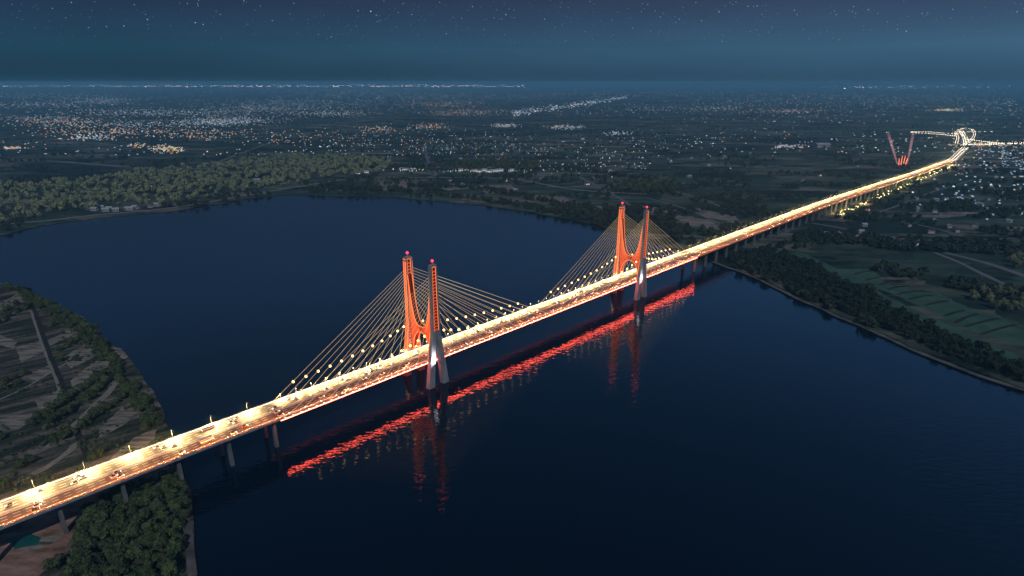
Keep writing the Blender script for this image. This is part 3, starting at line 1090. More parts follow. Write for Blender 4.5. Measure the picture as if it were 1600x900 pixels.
for n, lane, tow, gap in LANES:
    s = -430 + rc.random() * gap
    while s < 1150:
        k = rc.random()
        kind = 'truck' if k < 0.05 and lane == 'outer' else ('bus' if k > 0.98 and lane != 'inner' else 'car')
        nm = rc.choice(cols if not tow else ['white', 'white', 'silver']) if kind == 'car' else rc.choice(['white', 'silver'])
        zn, zi = zone(s)
        key = (kind, nm, lane, tow, zi)
        count[key] = count.get(key, 0) + 1
        face = 'with headlights towards us' if tow else 'showing red tail lights'
        put_car(kind, nm, s, n + rc.uniform(-0.3, 0.3), f'{ordinal(count[key])} {nm} {kind} {face}, {lane} lane, {zn}', 'traffic on the bridge', tow)
        g = gap * (1 if s < 600 else 1.8)
        s += g * rc.uniform(0.55, 1.5)

# ================================================================== trees
def np_mesh(name, V, Fm, mats, midx=None):
    """V (n,3), Fm (m,k) all faces of k corners"""
    me = bpy.data.meshes.new(name)
    k = Fm.shape[1]
    me.vertices.add(len(V))
    me.vertices.foreach_set('co', np.asarray(V, np.float32).ravel())
    me.loops.add(Fm.size)
    me.loops.foreach_set('vertex_index', Fm.astype(np.int32).ravel())
    me.polygons.add(len(Fm))
    me.polygons.foreach_set('loop_start', np.arange(0, Fm.size, k, dtype=np.int32))
    me.polygons.foreach_set('loop_total', np.full(len(Fm), k, np.int32))
    for m in mats:
        me.materials.append(m)
    if midx is not None:
        me.polygons.foreach_set('material_index', midx.astype(np.int32))
    me.update(calc_edges=True)
    me.validate()
    return me
def crown_arrays(seed, nleaf, leaf_size, lumps=7, flat=0.8):
    """leaf triangles round a set of lumps: unit crown of radius 1 with its base at z = 0"""
    r = np.random.default_rng(seed)
    c = r.normal(size=(lumps, 3)) * np.array([0.36, 0.36, 0.26])
    c[0] = 0
    c[:, 2] += 0.85 * flat
    rad = r.uniform(0.36, 0.6, lumps)
    rad[0] = 0.68
    which = r.choice(lumps, nleaf, p=rad ** 2 / (rad ** 2).sum())
    d = r.normal(size=(nleaf, 3))
    d /= np.linalg.norm(d, axis=1)[:, None]
    d[:, 2] = np.where(d[:, 2] < -0.5, -d[:, 2], d[:, 2])
    pos = c[which] + d * (rad[which] * r.uniform(0.78, 1.08, nleaf))[:, None] * np.array([1, 1, flat])
    nrm = d + r.normal(size=(nleaf, 3)) * 0.45
    nrm /= np.linalg.norm(nrm, axis=1)[:, None]
    t = np.cross(nrm, r.normal(size=(nleaf, 3)))
    t /= np.linalg.norm(t, axis=1)[:, None]
    b_ = np.cross(nrm, t)
    sz = (leaf_size * r.uniform(0.6, 1.4, nleaf))[:, None]
    V = np.stack([pos + t * sz, pos - t * sz * 0.5 + b_ * sz * 0.87, pos - t * sz * 0.5 - b_ * sz * 0.87], 1).reshape(-1, 3)
    Fm = np.arange(len(V)).reshape(-1, 3)
    return V, Fm
TREE = []
for i in range(7):
    V, Fm = crown_arrays(100 + i, 700, 0.15, 9, [0.8, 0.9, 0.75, 1.0, 0.85, 0.8, 1.1][i])
    V2, F2 = crown_arrays(300 + i, 120, 0.28, 5, 0.7)          # denser heart
    V2 = V2 * 0.72 + np.array([0, 0, 0.22])
    Va, Fa = np.concatenate([V, V2]), np.concatenate([Fm, F2 + len(V)])
    variants = {}
    for lm in ('leaf_dark', 'leaf_bank', 'leaf_pale', 'leaf_olive'):
        variants[lm] = np_mesh('crown', Va, Fa, [M[lm]])
    tr = MB()
    tr.tube((0, 0, -0.15), (0.03, 0.02, 0.55), 0.075, 0.045, 6)
    for a in range(4):
        t = a * 1.57 + i
        tr.tube((0.02, 0.015, 0.42), (0.38 * math.cos(t), 0.38 * math.sin(t), 0.85), 0.03, 0.012, 4)
    TREE.append((variants, tr.mesh('trunk', M['bark'])))
rt = random.Random(5)
N_TREES = 0
def put_tree(p, r, label, group, lm='leaf_dark', hs=1.0, name='broadleaf_tree'):
    global N_TREES
    N_TREES += 1
    vs, tm = TREE[rt.randrange(len(TREE))]
    o = empty(name, (p.x, p.y, 1.6), rt.random() * 6.28)
    tag(o, label, 'tree', group)
    for nm, me, zo in (('crown', vs[lm], 0.28), ('trunk', tm, 0.0)):
        c = bpy.data.objects.new(nm, me)
        col.objects.link(c)
        c.parent = o
        c.location = (0, 0, zo * r)
        c.scale = (r, r, r * hs)
def row(px, spacing, r, label, group, jit=1.5, lm='leaf_dark', prefix=True):
    P = smooth([at(*p) for p in px], 1.0)
    acc, k = 0.0, 0
    for i in range(1, len(P)):
        acc += (P[i] - P[i - 1]).length
        if acc >= spacing * 1.22:
            acc = -rt.uniform(0, 0.35) * spacing + 0.0
            k += 1
            q = P[i] + Vector((rt.uniform(-jit, jit), rt.uniform(-jit, jit), 0))
            put_tree(q, r * rt.uniform(0.75, 1.2), (f'{ordinal(k)} {label}' if prefix else label), group, lm, rt.uniform(0.9, 1.2))
shore_px = [(4, 452), (40, 460), (72, 478), (104, 494), (133, 514), (157, 538), (170, 556), (186, 575)]
row(shore_px, 6.0, 4.6, 'dark tree from the left in the shoreline belt along the near bank tip', 'shoreline trees of the near bank', 2.5)
row([(30, 462), (66, 484), (96, 502), (122, 520), (148, 545), (164, 566)], 7.0, 4.2, 'dark tree from the left in the inner row behind the shoreline belt', 'shoreline trees of the near bank', 2.5)
row([(178, 575), (192, 596), (215, 622), (232, 645), (247, 672)], 5.0, 4.6, 'dark tree from the top along the water edge towards the viaduct', 'water edge trees above the viaduct', 3.5)
row([(190, 604), (205, 622), (224, 652), (236, 676)], 6.0, 4.6, 'dark tree in the second row from the water towards the viaduct', 'water edge trees above the viaduct', 3.0)
row([(38, 675), (70, 655), (104, 630), (140, 605), (172, 584)], 5.6, 4.8, 'round tree from the left in the long row above the pale track', 'tree rows by the pale track', 1.2)
row([(64, 682), (90, 662), (118, 640), (145, 622), (168, 600)], 6.6, 4.8, 'round tree from the left in the row on the upper verge of the track', 'tree rows by the pale track', 1.2)
row([(68, 700), (100, 690), (128, 672), (158, 650), (190, 628), (210, 605)], 6.0, 4.8, 'round tree from the left in the row on the lower verge of the track', 'tree rows by the pale track', 1.5)
row([(-8, 512), (14, 500), (34, 488), (48, 478)], 6.5, 4.6, 'tree from the left in the clump by the upper end of the ditch', 'clump by the upper ditch', 4)
row([(-10, 500), (10, 490), (30, 476), (44, 470)], 7, 4.4, 'tree in the back line of the clump by the upper ditch', 'clump by the upper ditch', 4)
row([(74, 517), (92, 506), (112, 494)], 6.0, 4.4, 'tree from the ditch in the short row right of its upper end', 'short rows right of the ditch', 2)
row([(86, 556), (110, 542), (132, 528), (152, 514)], 6.5, 4.4, 'tree from the ditch in the row between two bare fields', 'short rows right of the ditch', 2)
row([(-6, 606), (10, 600), (26, 594), (38, 588)], 6.0, 4.6, 'tree in the clump beside the field at the left edge', 'clump at the left edge', 3)
row([(-8, 618), (8, 611), (24, 604)], 7.0, 4.4, 'tree in the front line of the clump at the left edge', 'clump at the left edge', 3)
for px, r, lab in (((97, 567), 4.6, 'lone round dark tree just right of the ditch between two bare fields'), ((119, 566), 4.2, 'lone olive bush tree standing in the bare field right of the ditch'),
                   ((32, 735), 5.0, 'left tree of the pair on bare ground above the viaduct'), ((48, 727), 4.6, 'right tree of the pair on bare ground above the viaduct'),
                   ((8, 768), 4.8, 'green tree at the left edge just above the viaduct'), ((146, 722), 5.0, 'left tree of the two at the lower end of the ditch by the viaduct'),
                   ((158, 716), 4.6, 'right tree of the two at the lower end of the ditch by the viaduct'), ((2, 690), 4.5, 'dark tree at the left edge level with the row ends'),
                   ((89, 893), 5.0, 'lone dark tree left of the grove at the bottom edge')):
    put_tree(at(*px), r, lab, 'scattered trees of the near bank')
# the grove below the viaduct
grove = [(238, 764), (284, 752), (292, 790), (296, 835), (282, 870), (268, 920), (100, 925), (118, 872), (136, 838), (136, 806), (165, 786), (205, 776)]
GP = [at(*p) for p in grove]
def inside(p, poly):
    c = False
    k = len(poly)
    for i in range(k):
        a, b_ = poly[i], poly[(i + 1) % k]
        if (a.y > p.y) != (b_.y > p.y) and p.x < (b_.x - a.x) * (p.y - a.y) / (b_.y - a.y) + a.x:
            c = not c
    return c
def fill(poly, spacing, rnd, tries=4000, limit=999):
    xs = [p.x for p in poly]
    ys = [p.y for p in poly]
    got = []
    for _ in range(tries):
        q = Vector((rnd.uniform(min(xs), max(xs)), rnd.uniform(min(ys), max(ys)), 0))
        if inside(q, poly) and all((q - g).length > spacing for g in got):
            got.append(q)
            if len(got) >= limit:
                break
    return got
gp = sorted(fill(GP, 7.6, rt), key=lambda q: q.y, reverse=True)
gk = {}
for q in gp:
    d = (q - at(290, 800)).dot(NN)
    side = 'on the water side' if d > -18 else ('on the inland side' if d < -45 else 'in the middle')
    dep = (q - at(250, 760)).length
    back = 'nearest the viaduct' if dep < 45 else ('low down' if dep > 95 else 'halfway down')
    gk[(side, back)] = gk.get((side, back), 0) + 1
    put_tree(q, rt.uniform(4.2, 6.4), f'{ordinal(gk[(side, back)])} round tree {side} of the grove under the viaduct, {back}', 'grove below the viaduct', 'leaf_dark', rt.uniform(0.9, 1.25))
# far bank belt right of the bridge
row([(1152, 398), (1180, 400), (1210, 396), (1240, 410), (1275, 428)], 12, 7.5, 'dark tree from the bridge in the tall belt on the far bank', 'belt on the far bank', 3, 'leaf_bank')
row([(1275, 428), (1330, 456), (1400, 497), (1470, 530), (1540, 565), (1600, 592)], 13, 5.6, 'dark tree along the landward edge of the far bank belt', 'belt on the far bank', 3, 'leaf_bank')
for k, (x, y) in enumerate([(1522, 470), (1534, 464), (1545, 474), (1556, 462), (1566, 480), (1578, 468), (1588, 486), (1596, 474), (1574, 488), (1552, 484)]):
    put_tree(at(x, y), rt.uniform(6, 8.5), f'{ordinal(k + 1)} pale green tree of the clump by the farm track at right', 'pale clump by the farm track', 'leaf_pale', 1.2)
for k, (x, y) in enumerate([(1580, 412), (1590, 408), (1598, 414), (1588, 420)]):
    put_tree(at(x, y), rt.uniform(6, 8), f'{ordinal(k + 1)} pale tree of the small clump beside the farm road at the right edge', 'pale clump by the farm road', 'leaf_pale', 1.2)
# lit roadside trees by the inland viaduct
k = 0
s_ = 1180.0
tl = bpy.data.lights.new('verge_light', 'POINT')
tl.energy = 60000
tl.color = (1.0, 0.72, 0.30)
tl.shadow_soft_size = 0.6
while s_ < 2400 and k < 24:
    k += 1
    put_tree(wp(s_, 26 + rt.uniform(0, 8), 0), rt.uniform(5, 7), f'{ordinal(k)} lamp-lit yellow-green tree along the right verge of the inland road', 'verge trees along the inland road', 'leaf_pale', 1.2)
    s_ += rt.uniform(35, 62)
print('TREES', N_TREES)

def wood(name, pts, rads, lm, nleaf=70, leaf=0.34, seed=0):
    r = np.random.default_rng(seed)
    protos = [crown_arrays(500 + seed * 10 + i, nleaf, leaf, 5, 0.95) for i in range(5)]
    Vs, Fs, off = [], [], 0
    for p, rad in zip(pts, rads):
        V, Fm = protos[r.integers(5)]
        a = r.uniform(0, 6.28)
        ca, sa = math.cos(a), math.sin(a)
        X = np.stack([V[:, 0] * ca - V[:, 1] * sa, V[:, 0] * sa + V[:, 1] * ca, V[:, 2] * r.uniform(0.9, 1.3)], 1) * rad
        X += np.array([p.x, p.y, 1.6 + 0.1 * rad])
        Vs.append(X)
        Fs.append(Fm + off)
        off += len(V)
    o = bpy.data.objects.new(name, np_mesh(name, np.concatenate(Vs), np.concatenate(Fs), [M[lm]]))
    col.objects.link(o)
    o['kind'] = 'stuff'
    return o
nb = []
NP = [Vector((q.x, q.y, 0)) for q in near_line[::3]] + [Vector((-300, 250, 0)), Vector((-1200, 250, 0))]
for _ in range(9000):
    q = at(rt.uniform(-30, 300), rt.uniform(446, 890))
    v = mnoise.fractal(Vector((q.x * 0.012 + q.y * 0.004, q.y * 0.03, 7.7)), 1.0, 2.0, 4)
    rel = q - ORG
    if v < 0.24 or len(nb) > 480 or not inside(q, NP) or abs(rel.dot(NN)) < 24:
        continue
    nb.append(q)
wood('near_bank_scrub', nb, [rt.uniform(0.9, 2.3) for _ in nb], 'leaf_dark', 36, 0.36, 6)
belt = [at(*p) for p in [(1135, 410), (1155, 401), (1215, 400), (1262, 418), (1330, 450), (1400, 492), (1500, 540), (1610, 590), (1610, 606), (1500, 566), (1400, 524), (1300, 482), (1230, 449), (1180, 428)]]
bp = fill(belt, 8.5, rt, 14000)
wood('far_bank_belt', bp, [rt.uniform(5, 7.5) for _ in bp], 'leaf_bank', 110, 0.25, 1)
# the long light-green wood on the far bank at left
gb = [at(*p) for p in [(-160, 312), (0, 292), (60, 287), (120, 285), (180, 276), (250, 268), (330, 258), (400, 249), (470, 243), (560, 246), (612, 252), (600, 274), (540, 276), (470, 287), (400, 298),
                       (330, 310), (250, 322), (190, 326), (110, 334), (50, 344), (0, 352), (-160, 372)]]
gpts = fill(gb, 11.5, rt, 11000)
wood('green_wood', gpts, [rt.uniform(6, 11.5) for _ in gpts], 'leaf_olive', 80, 0.30, 2)
# scrub and hedges over the plain
scr = []
for _ in range(60000):
    x, y = rt.uniform(-60, 1660), rt.uniform(170, 560)
    if rt.random() > (300.0 / max(60, y)) ** -1.2 * 1.2 and y < 220:
        continue
    p = at(x, y)
    v = mnoise.fractal(Vector((p.x * 0.004, p.y * 0.0075, 3.3)), 1.0, 2.0, 4)
    if v < 0.12 or len(scr) > 5200:
        continue
    if inside(p, gb) or not inside(p, FARPOLY := [Vector((q.x, q.y, 0)) for q in far_line[::4]] + [Vector((9000, 200, 0)), Vector((30000, 30000, 0)), Vector((-30000, 30000, 0))]):
        continue
    rel = p - ORG
    if abs(rel.dot(NN)) < 40 and rel.dot(B) > 0:
        continue
    if inside(p, belt):
        continue
    if 1200 < x < 1620 and 395 < y < 600 and v < 0.45:
        continue
    scr.append(p)
wood('scrub', scr, [rt.uniform(3.5, 8) for _ in scr], 'leaf_bank', 40, 0.36, 3)
hp = []
for px in ([(620, 262), (760, 262), (900, 268), (1020, 284)], [(640, 292), (760, 298), (880, 324), (960, 345), (1050, 372), (1100, 396)], [(480, 300), (560, 298), (640, 302), (720, 310), (800, 321), (870, 334), (950, 352)]):
    for q in smooth([at(*p) for p in px], 11, 10, 4):
        for _ in range(2):
            hp.append(q + Vector((rt.uniform(-14, 14), rt.uniform(-16, 16), 0)))
wood('shore_thicket', hp, [rt.uniform(4, 9) for _ in hp], 'leaf_bank', 60, 0.32, 4)
gh = [at(*p) for p in [(960, 296), (1000, 284), (1060, 286), (1050, 298), (1000, 304)]] 
ghp = fill(gh, 16, rt, 2500, 120) + fill([at(*p) for p in [(680, 264), (720, 252), (790, 252), (840, 258), (840, 268), (740, 268)]], 17, rt, 2500, 160)
wood('green_copse', ghp, [rt.uniform(5, 10) for _ in ghp], 'leaf_dark', 60, 0.32, 5)

# ================================================================== the lit plain
emit('window_white', (0.72, 0.86, 1.0), 0.56)
emit('window_blue', (0.45, 0.70, 1.0), 0.44)
emit('window_orange', (1.0, 0.46, 0.22), 0.62)
emit('window_warm', (1.0, 0.78, 0.42), 0.75)
emit('window_bright', (0.85, 0.92, 1.0), 1.1)
noisy('pale_wall', (0.28, 0.28, 0.29), (0.45, 0.45, 0.46), 0.02, 0.9)
emit('window_horizon', (1.0, 0.85, 0.62), 20.0)
CITY = [M['window_white'], M['window_blue'], M['window_orange'], M['window_warm'], M['window_bright'], M['pale_wall'], M['window_horizon']]
rn = np.random.default_rng(11)
pos, siz, mid = [], [], []
def light_box(x, y, wpx, hpx, m):
    p = at(x, y)
    D = math.hypot(p.y, HC)
    u = D / 940.0
    pos.append((p.x, p.y))
    siz.append((wpx * u, min(wpx * u * 0.8 + 6, 60), max(3.0, hpx * u)))
    mid.append(m)
def cluster(cx, cy_, rx, ry, n, mixw, wr=(0.3, 1.05), hr=(0.2, 0.5)):
    for _ in range(int(n * 2.5)):
        x, y = cx + rn.normal() * rx * 0.55, cy_ + rn.normal() * ry * 0.55
        if y < 132.8 or (y > 230 and y < 260 and x < 600 and x > 0 and y > 243):
            continue
        light_box(x, y, rn.uniform(*wr), rn.uniform(*hr), rn.choice(6, p=mixw))
WH = [0.42, 0.22, 0.10, 0.10, 0.06, 0.10]
OR = [0.18, 0.08, 0.45, 0.20, 0.05, 0.04]
BL = [0.28, 0.40, 0.05, 0.05, 0.04, 0.18]
YE = [0.15, 0.02, 0.25, 0.5, 0.06, 0.02]
for a in [(120, 131, 220, 2.2, 420, YE), (420, 131, 260, 3, 420, WH), (600, 134, 160, 6, 260, BL), (540, 142, 140, 8, 230, BL), (100, 150, 120, 6, 130, WH), (60, 163, 90, 5, 110, WH),
          (160, 158, 60, 5, 140, BL), (230, 176, 130, 6, 200, WH), (90, 190, 70, 5, 70, OR), (60, 184, 70, 4, 60, BL), (170, 206, 110, 8, 110, OR), (200, 195, 160, 6, 110, WH), (260, 234, 22, 5, 60, YE),
          (215, 228, 14, 3, 16, OR), (140, 215, 40, 5, 50, WH), (330, 192, 50, 5, 120, BL), (370, 188, 70, 6, 160, BL), (420, 170, 120, 9, 260, BL), (470, 160, 130, 8, 200, BL), (320, 210, 70, 8, 60, OR),
          (520, 178, 70, 4, 90, WH), (590, 202, 26, 5, 40, OR), (670, 198, 34, 4, 50, OR), (690, 163, 70, 5, 110, OR), (730, 176, 60, 5, 120, OR), (790, 197, 22, 3, 60, WH),
          (885, 199, 26, 3, 60, WH), (965, 209, 22, 3, 30, WH), (1000, 172, 90, 6, 50, WH), (1110, 170, 60, 4, 50, WH), (1190, 160, 110, 10, 80, WH), (1230, 174, 80, 3, 40, YE),
          (1400, 160, 160, 12, 110, WH), (1480, 172, 24, 1.6, 60, YE), (1430, 136, 90, 2.2, 160, YE), (1300, 150, 200, 8, 110, WH), (1560, 160, 60, 20, 60, WH), (1235, 230, 24, 3, 26, WH),
          (1580, 250, 60, 22, 60, BL), (1560, 300, 60, 40, 26, BL), (1480, 300, 90, 40, 14, BL), (1420, 383, 14, 2, 12, OR), (1240, 173, 30, 3, 20, WH), (760, 268, 70, 2, 40, WH), (640, 266, 30, 2, 16, WH),
          (900, 262, 140, 12, 30, WH), (840, 240, 200, 16, 50, WH), (700, 225, 160, 14, 60, WH), (1020, 225, 120, 18, 26, WH), (1150, 215, 140, 24, 30, WH), (480, 215, 120, 12, 60, OR),
          (20, 232, 16, 2, 20, OR), (1540, 226, 50, 3, 60, YE), (620, 150, 140, 10, 200, BL), (750, 150, 140, 8, 120, BL), (900, 150, 160, 8, 60, WH), (1050, 145, 200, 7, 60, WH)]:
    cluster(*a)
for _ in range(1500):
    x = rn.uniform(-60, 820)
    light_box(x, 132.3 + 3.6 * rn.uniform() ** 1.3, rn.uniform(0.5, 1.6), rn.uniform(0.2, 0.45), 6)
for _ in range(130):
    x = 1430 + rn.normal() * 70
    light_box(x, 134 + abs(rn.normal()) * 2, rn.uniform(0.6, 1.6), rn.uniform(0.2, 0.45), 6)
# the bright town strip
for _ in range(420):
    t = rn.uniform()
    x = 800 + 180 * t
    y = 178 - 26 * t + rn.normal() * (3.0 - 1.8 * t)
    light_box(x, y, rn.uniform(0.6, 2.2), rn.uniform(0.3, 0.7), rn.choice([1, 4, 0, 5, 2], p=[0.25, 0.3, 0.25, 0.15, 0.05]))
for _ in range(3400):                                  # thin scatter everywhere
    x, y = rn.uniform(-80, 1680), 133.5 + 110 * rn.uniform() ** 1.6
    p = at(x, y)
    if mnoise.fractal(Vector((p.x * 0.0006, p.y * 0.0006, 8.1)), 1.0, 2.0, 4) < 0.0:
        continue
    light_box(x, y, rn.uniform(0.4, 1.1), rn.uniform(0.25, 0.55), rn.choice(6, p=WH))
pos, siz, mid = np.array(pos), np.array(siz), np.array(mid)
cube = np.array([(-.5, -.5, 0), (.5, -.5, 0), (.5, .5, 0), (-.5, .5, 0), (-.5, -.5, 1), (.5, -.5, 1), (.5, .5, 1), (-.5, .5, 1)])
cf = np.array([(4, 5, 6, 7), (0, 1, 5, 4), (1, 2, 6, 5), (2, 3, 7, 6), (3, 0, 4, 7)])
V = (cube[None] * siz[:, None, :] + np.concatenate([pos, np.full((len(pos), 1), 1.7)], 1)[:, None, :]).reshape(-1, 3)
Fc = (cf[None] + (np.arange(len(pos)) * 8)[:, None, None]).reshape(-1, 4)
o = bpy.data.objects.new('city_lights', np_mesh('city_lights', V, Fc, CITY, np.repeat(mid, 5)))
col.objects.link(o)
o['kind'] = 'stuff'
print('CITY', len(pos))

# houses one can tell apart
noisy('house_wall', (0.25, 0.25, 0.25), (0.42, 0.41, 0.40), 0.2, 0.9)
noisy('house_roof', (0.10, 0.06, 0.05), (0.18, 0.11, 0.09), 0.3, 0.9)
noisy('tin_roof', (0.25, 0.27, 0.29), (0.42, 0.44, 0.46), 0.1, 0.6)
def house(p, L, Wd, h, roof, win, label, group, rz, name='house', cat='house', shed=False):
    o = empty(name, (p.x, p.y, 1.6), rz)
    tag(o, label, cat, group)
    w = MB()
    w.box((0, 0, h / 2), Vector((L / 2, 0, 0)), Vector((0, Wd / 2, 0)), Vector((0, 0, h / 2)))
    w.build('wall', M['house_wall'], o, local=True)
    r = MB()
    e, g = 0.6, h * (0.22 if shed else 0.45)
    for sy in (-1, 1):
        r.hexa([(-L / 2 - e, sy * (Wd / 2 + e), h - 0.1), (L / 2 + e, sy * (Wd / 2 + e), h - 0.1), (L / 2 + e, 0, h + g), (-L / 2 - e, 0, h + g),
                (-L / 2 - e, sy * (Wd / 2 + e), h + 0.2), (L / 2 + e, sy * (Wd / 2 + e), h + 0.2), (L / 2 + e, 0, h + g + 0.3), (-L / 2 - e, 0, h + g + 0.3)])
    r.build('roof', M[roof], o, local=True)
    k = max(2, int(L / 5))
    for i in range(k):
        x = -L / 2 + (i + 0.5) * L / k
        m = MB()
        m.box((x, -Wd / 2 - 0.06, h * 0.55), Vector((L / k * 0.28, 0, 0)), Vector((0, 0.08, 0)), Vector((0, 0, h * 0.2)))
        m.build('window', M[win], o, local=True)
    return o
emit('lit_pane', (0.85, 0.93, 1.0), 0.9)
emit('lit_pane_warm', (1.0, 0.6, 0.25), 1.3)
principled('dark_pane', (0.03, 0.035, 0.045), 0.15)
house(at(1283, 230), 66, 46, 16, 'tin_roof', 'dark_pane', 'big pale flat shed standing alone in dark fields left of the light beams', 'sheds on the plain', 0.05, 'warehouse', 'warehouse', True)
for k, (x, y, L) in enumerate([(1222, 229, 24), (1230, 231, 30), (1243, 229, 20), (1250, 232, 26)]):
    house(at(x, y), L, 12, 7, 'tin_roof', 'lit_pane', f'{ordinal(k + 1)} lit shed from the left in the cluster beside the big pale shed', 'lit sheds beside the pale shed', rt.uniform(-.3, .3), 'shed', 'shed', True)
for k, (x, y) in enumerate([(742, 269), (750, 270), (757, 268), (765, 270), (772, 269), (781, 268), (634, 267), (641, 269), (560, 273), (572, 271), (720, 268), (800, 268)]):
    house(at(x, y), rt.uniform(14, 26), 10, 6, 'tin_roof', 'lit_pane', f'{ordinal(k + 1)} pale lit house strung along the far bank road behind the river bend', 'houses along the far bank road', rt.uniform(-.3, .3))
for k, (x, y) in enumerate([(138, 328), (148, 330), (160, 327), (166, 331), (172, 329), (182, 331), (203, 329), (212, 327), (236, 325), (246, 323)]):
    house(at(x, y), rt.uniform(12, 20), 9, 6, rt.choice(['house_roof', 'tin_roof', 'tin_roof']), 'dark_pane', f'{ordinal(k + 1)} unlit house from the left below the light green wood', 'houses below the green wood', rt.uniform(-.4, .4))
for k, (x, y) in enumerate([(415, 288), (424, 286), (408, 292), (432, 284), (402, 284)]):
    house(at(x, y), rt.uniform(14, 22), 10, 6, 'tin_roof', 'dark_pane', f'{ordinal(k + 1)} grey roofed house in the clearing of the green wood', 'houses in the wood clearing', rt.uniform(-.4, .4))
for k, (x, y) in enumerate([(1404, 380), (1410, 383), (1417, 384), (1424, 387), (1396, 378)]):
    house(at(x, y), 13, 9, 5, 'house_roof', 'lit_pane_warm', f'{ordinal(k + 1)} warm lit farmhouse from the left beside the farm road on the right bank', 'farmhouses by the farm road', 0.4)
for k in range(46):
    x, y = rt.uniform(1240, 1600), rt.uniform(250, 370)
    p = at(x, y)
    if abs((p - ORG).dot(NN)) < 60:
        continue
    house(p, rt.uniform(9, 16), 8, 5, rt.choice(['house_roof', 'tin_roof']), rt.choice(['lit_pane', 'dark_pane', 'lit_pane_warm']), 'small scattered house among dark fields right of the inland road', 'scattered houses right of the inland road', rt.uniform(0, 3))
for k in range(40):
    x, y = rt.uniform(640, 1180), rt.uniform(212, 300)
    p = at(x, y)
    if (p - ORG).dot(NN) > -60:
        continue
    house(p, rt.uniform(10, 18), 9, 5, rt.choice(['house_roof', 'tin_roof']), rt.choice(['lit_pane', 'dark_pane', 'dark_pane', 'lit_pane_warm']), 'small scattered house among dark fields between river bend and inland road', 'scattered houses left of the inland road', rt.uniform(0, 3))

# ================================================================== roads inland, interchange, searchlights
emit('road_lamp_white', (1.0, 0.84, 0.64), 6.5)
emit('road_lamp_amber', (1.0, 0.58, 0.25), 4.0)
end = wp(2610, 0, 0)
I1 = at(1497, 243)
main_px = [end, at(1500, 240), at(1510, 229), at(1508, 217), at(1502, 206)]
ribbon('inland_road', None, 34, M['asphalt'], 4.0, 40, world=main_px)
lamp_pts = []
def lamp_line(world, off, step, m, h=9, r=0.8):
    P = smooth(world, step)
    for i in range(len(P) - 1):
        d = (P[i + 1] - P[i]).normalized()
        n_ = Vector((d.y, -d.x, 0))
        for f in off:
            lamp_pts.append((P[i] + n_ * f + UP * h, m, r))
lamp_line(main_px, (-13, -3, 9), 26, 0, 6.0, 0.9)
roads = [([at(1424, 208), at(1450, 208), at(1475, 210), at(1492, 211), at(1505, 212)], 0, 9), ([at(1424, 209), at(1455, 211), at(1478, 213), at(1495, 215)], 0, 9),
         ([at(1512, 208), at(1530, 207.5), at(1556, 207.5)], 0, 12), ([at(1512, 220), at(1535, 223), at(1560, 226), at(1610, 228)], 0, 9), ([at(1515, 228), at(1540, 228), at(1570, 227), at(1610, 225)], 0, 9),
         ([at(1492, 233), at(1510, 236), at(1530, 237), at(1529, 229)], 1, 14), ([at(1494, 226), at(1496, 216), at(1493, 209), at(1505, 202), at(1518, 204), at(1522, 212), at(1516, 222), at(1502, 230)], 0, 8),
         ([at(1488, 214), at(1500, 209), at(1516, 209)], 1, 10), ([at(1490, 229), at(1502, 228), at(1516, 229)], 1, 9), ([at(1490, 219), at(1505, 220), at(1518, 220)], 0, 8), ([at(1497, 205), at(1508, 203.5), at(1524, 204)], 1, 8),
         ([at(1488, 240), at(1500, 243), at(1513, 242)], 1, 10), ([at(1366, 208), at(1385, 208.5), at(1420, 209)], 0, 60)]
for i, (w, m, stp) in enumerate(roads):
    ribbon('slip_road' if i < 12 else 'road', None, 12, M['asphalt'], 2.2 + 0.05 * i, 40, world=w)
    lamp_line(w, (-5, 5), stp * (1.6 if i in (0, 1, 3, 4) else 2.2), m, 8, 1.5 if i in (0, 1, 2, 3, 4) else 0.8)
for y in (204, 207.5, 211, 215, 219, 224, 229, 235, 241):
    lamp_line([at(1488 + (y - 204) * 0.05, y), at(1505, y + 0.6), at(1521 - (y - 204) * 0.1, y)], (0,), 22, int(y) % 2, 9, 0.8)
emit('verge_lamp', (1.0, 0.72, 0.30), 9.0)
rr = random.Random(3)
for _ in range(110):
    s = rr.uniform(1150, 2500)
    lamp_pts.append((wp(s, rr.uniform(22, 40), rr.uniform(4, 7)), 2, rr.uniform(0.5, 1.3)))
V, Fq, mi = [], [], []
for k, (p, m, r) in enumerate(lamp_pts):
    for c in ((-1, 0, 0), (1, 0, 0), (0, -1, 0), (0, 1, 0), (0, 0, -1), (0, 0, 1)):
        V.append((p.x + c[0] * r, p.y + c[1] * r, p.z + c[2] * r))
    for q in ((4, 0, 2), (4, 2, 1), (4, 1, 3), (4, 3, 0), (5, 2, 0), (5, 1, 2), (5, 3, 1), (5, 0, 3)):
        Fq.append([k * 6 + t for t in q])
        mi.append(m)
o = bpy.data.objects.new('road_lights', np_mesh('road_lights', np.array(V), np.array(Fq), [M['road_lamp_white'], M['road_lamp_amber'], M['verge_lamp']], np.array(mi)))
col.objects.link(o)
o['kind'] = 'stuff'
for s in np.arange(1210, 2500, 90):
    l = bpy.data.objects.new('verge_light', tl)
    col.objects.link(l)
    l.location = wp(s, 24 + rr.uniform(0, 4), 9)
il = bpy.data.lights.new('inland_road_light', 'POINT')
il.energy = 45000
il.color = (1.0, 0.82, 0.6)
P = smooth(main_px, 60)
for i, p in enumerate(P):
    l = bpy.data.objects.new('inland_road_light', il)
    col.objects.link(l)
    l.location = p + UP * 14
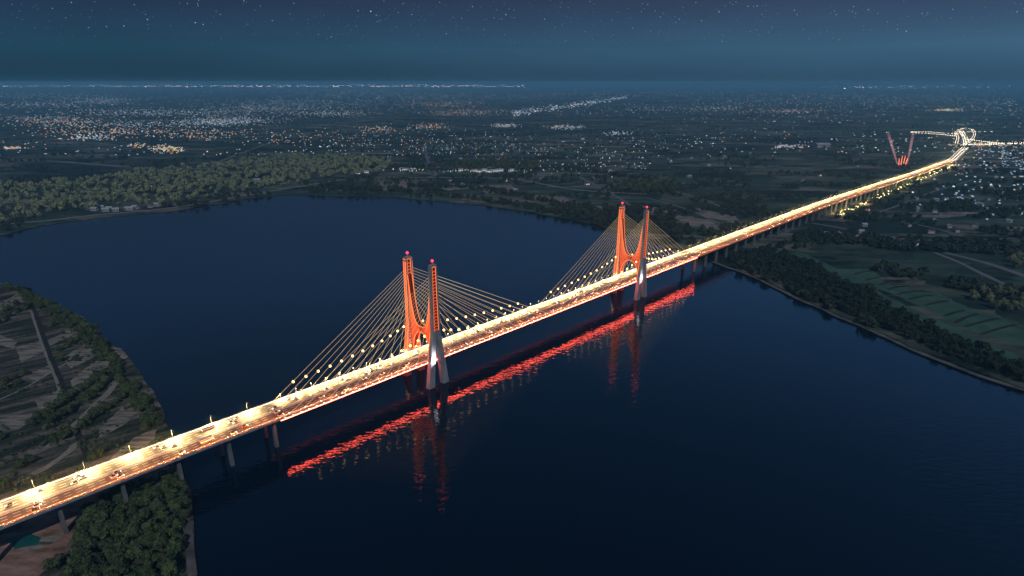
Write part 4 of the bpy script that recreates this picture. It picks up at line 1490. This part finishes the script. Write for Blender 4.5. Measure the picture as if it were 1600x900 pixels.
# searchlights
def beam_mat(name, c, st):
    m = bpy.data.materials.new(name)
    m.use_nodes = True
    t = m.node_tree
    t.nodes.clear()
    e = N(t, 'ShaderNodeEmission')
    e.inputs[0].default_value = (*c, 1)
    tcn = N(t, 'ShaderNodeTexCoord')
    sp_ = N(t, 'ShaderNodeSeparateXYZ')
    t.links.new(tcn.outputs['Generated'], sp_.inputs[0])
    e.inputs[1].default_value = st
    t.links.new(ramp(t, [(0.0, (st, st, st)), (0.6, (st * .7,) * 3), (1.0, (0, 0, 0))], sp_.outputs['Z']), e.inputs[1])
    o_ = N(t, 'ShaderNodeOutputMaterial')
    t.links.new(e.outputs[0], o_.inputs['Volume'])
    M[name] = m
beam_mat('beam_light', (1.0, 0.42, 0.45), 0.055)
g0 = at(1409, 260)
sl = empty('searchlight', (g0.x, g0.y, 1.6))
tag(sl, 'red searchlight mast throwing two pink beams upward beside the inland road', 'searchlight')
mb = MB()
emit('mast_red', (1.0, 0.25, 0.14), 1.6)
for dx in (-14, -5, 5, 14):
    mb.tube(g0 + Vector((dx, dx * 0.3, 0)), g0 + Vector((dx * 1.3, dx * 0.3, 44 - abs(dx))), 1.8, 1.0, 5)
mb.build('mast', M['mast_red'], sl)
mb = MB()
mb.box(g0 + UP * 3, Vector((24, 0, 0)), Vector((0, 8, 0)), Vector((0, 0, 2.4)))
mb.build('platform', M['red_panel'], sl)
mb = MB()
for dx, dy in ((-50, -90), (60, 30)):
    pass
for tx, ty, wd in ((1388, 206, 9), (1424, 206, 9)):
    # the far end of each beam: 190 m up, seen a little to one side
    hz = 120.0
    a = g0 + UP * 8 + Vector((-18 if tx < 1409 else 18, 0, 0))
    best = at(tx, ty, hz)
    k_ = (best - a)
    dirv = Vector((k_.x, 0, hz)).normalized()
    lat = Vector((tx - 1409, 0, 0)).normalized()
    e_ = a + Vector(((tx - 1409) * 2.9 + (0 if tx < 1409 else -44), 0, hz))
    m_ = MB()
    m_.tube(a, e_, 2.5, 6.0, 12)
    m_.build('light_beam', M['beam_light'], sl)

# ================================================================== haze
hz_ = MB()
hz_.box((0, 58500, 153), Vector((121000, 0, 0)), Vector((0, 62500, 0)), Vector((0, 0, 161)))
hz = hz_.build('haze', None)
hz.data.materials.clear()
m = bpy.data.materials.new('haze_air')
m.use_nodes = True
t = m.node_tree
t.nodes.clear()
pv = N(t, 'ShaderNodeVolumePrincipled')
pv.inputs['Color'].default_value = (0.24, 0.60, 0.84, 1)
pv.inputs['Density'].default_value = 7.5e-5
pv.inputs['Anisotropy'].default_value = 0.0
mo = N(t, 'ShaderNodeOutputMaterial')
t.links.new(pv.outputs[0], mo.inputs['Volume'])
hz.data.materials.append(m)
hz['kind'] = 'stuff'
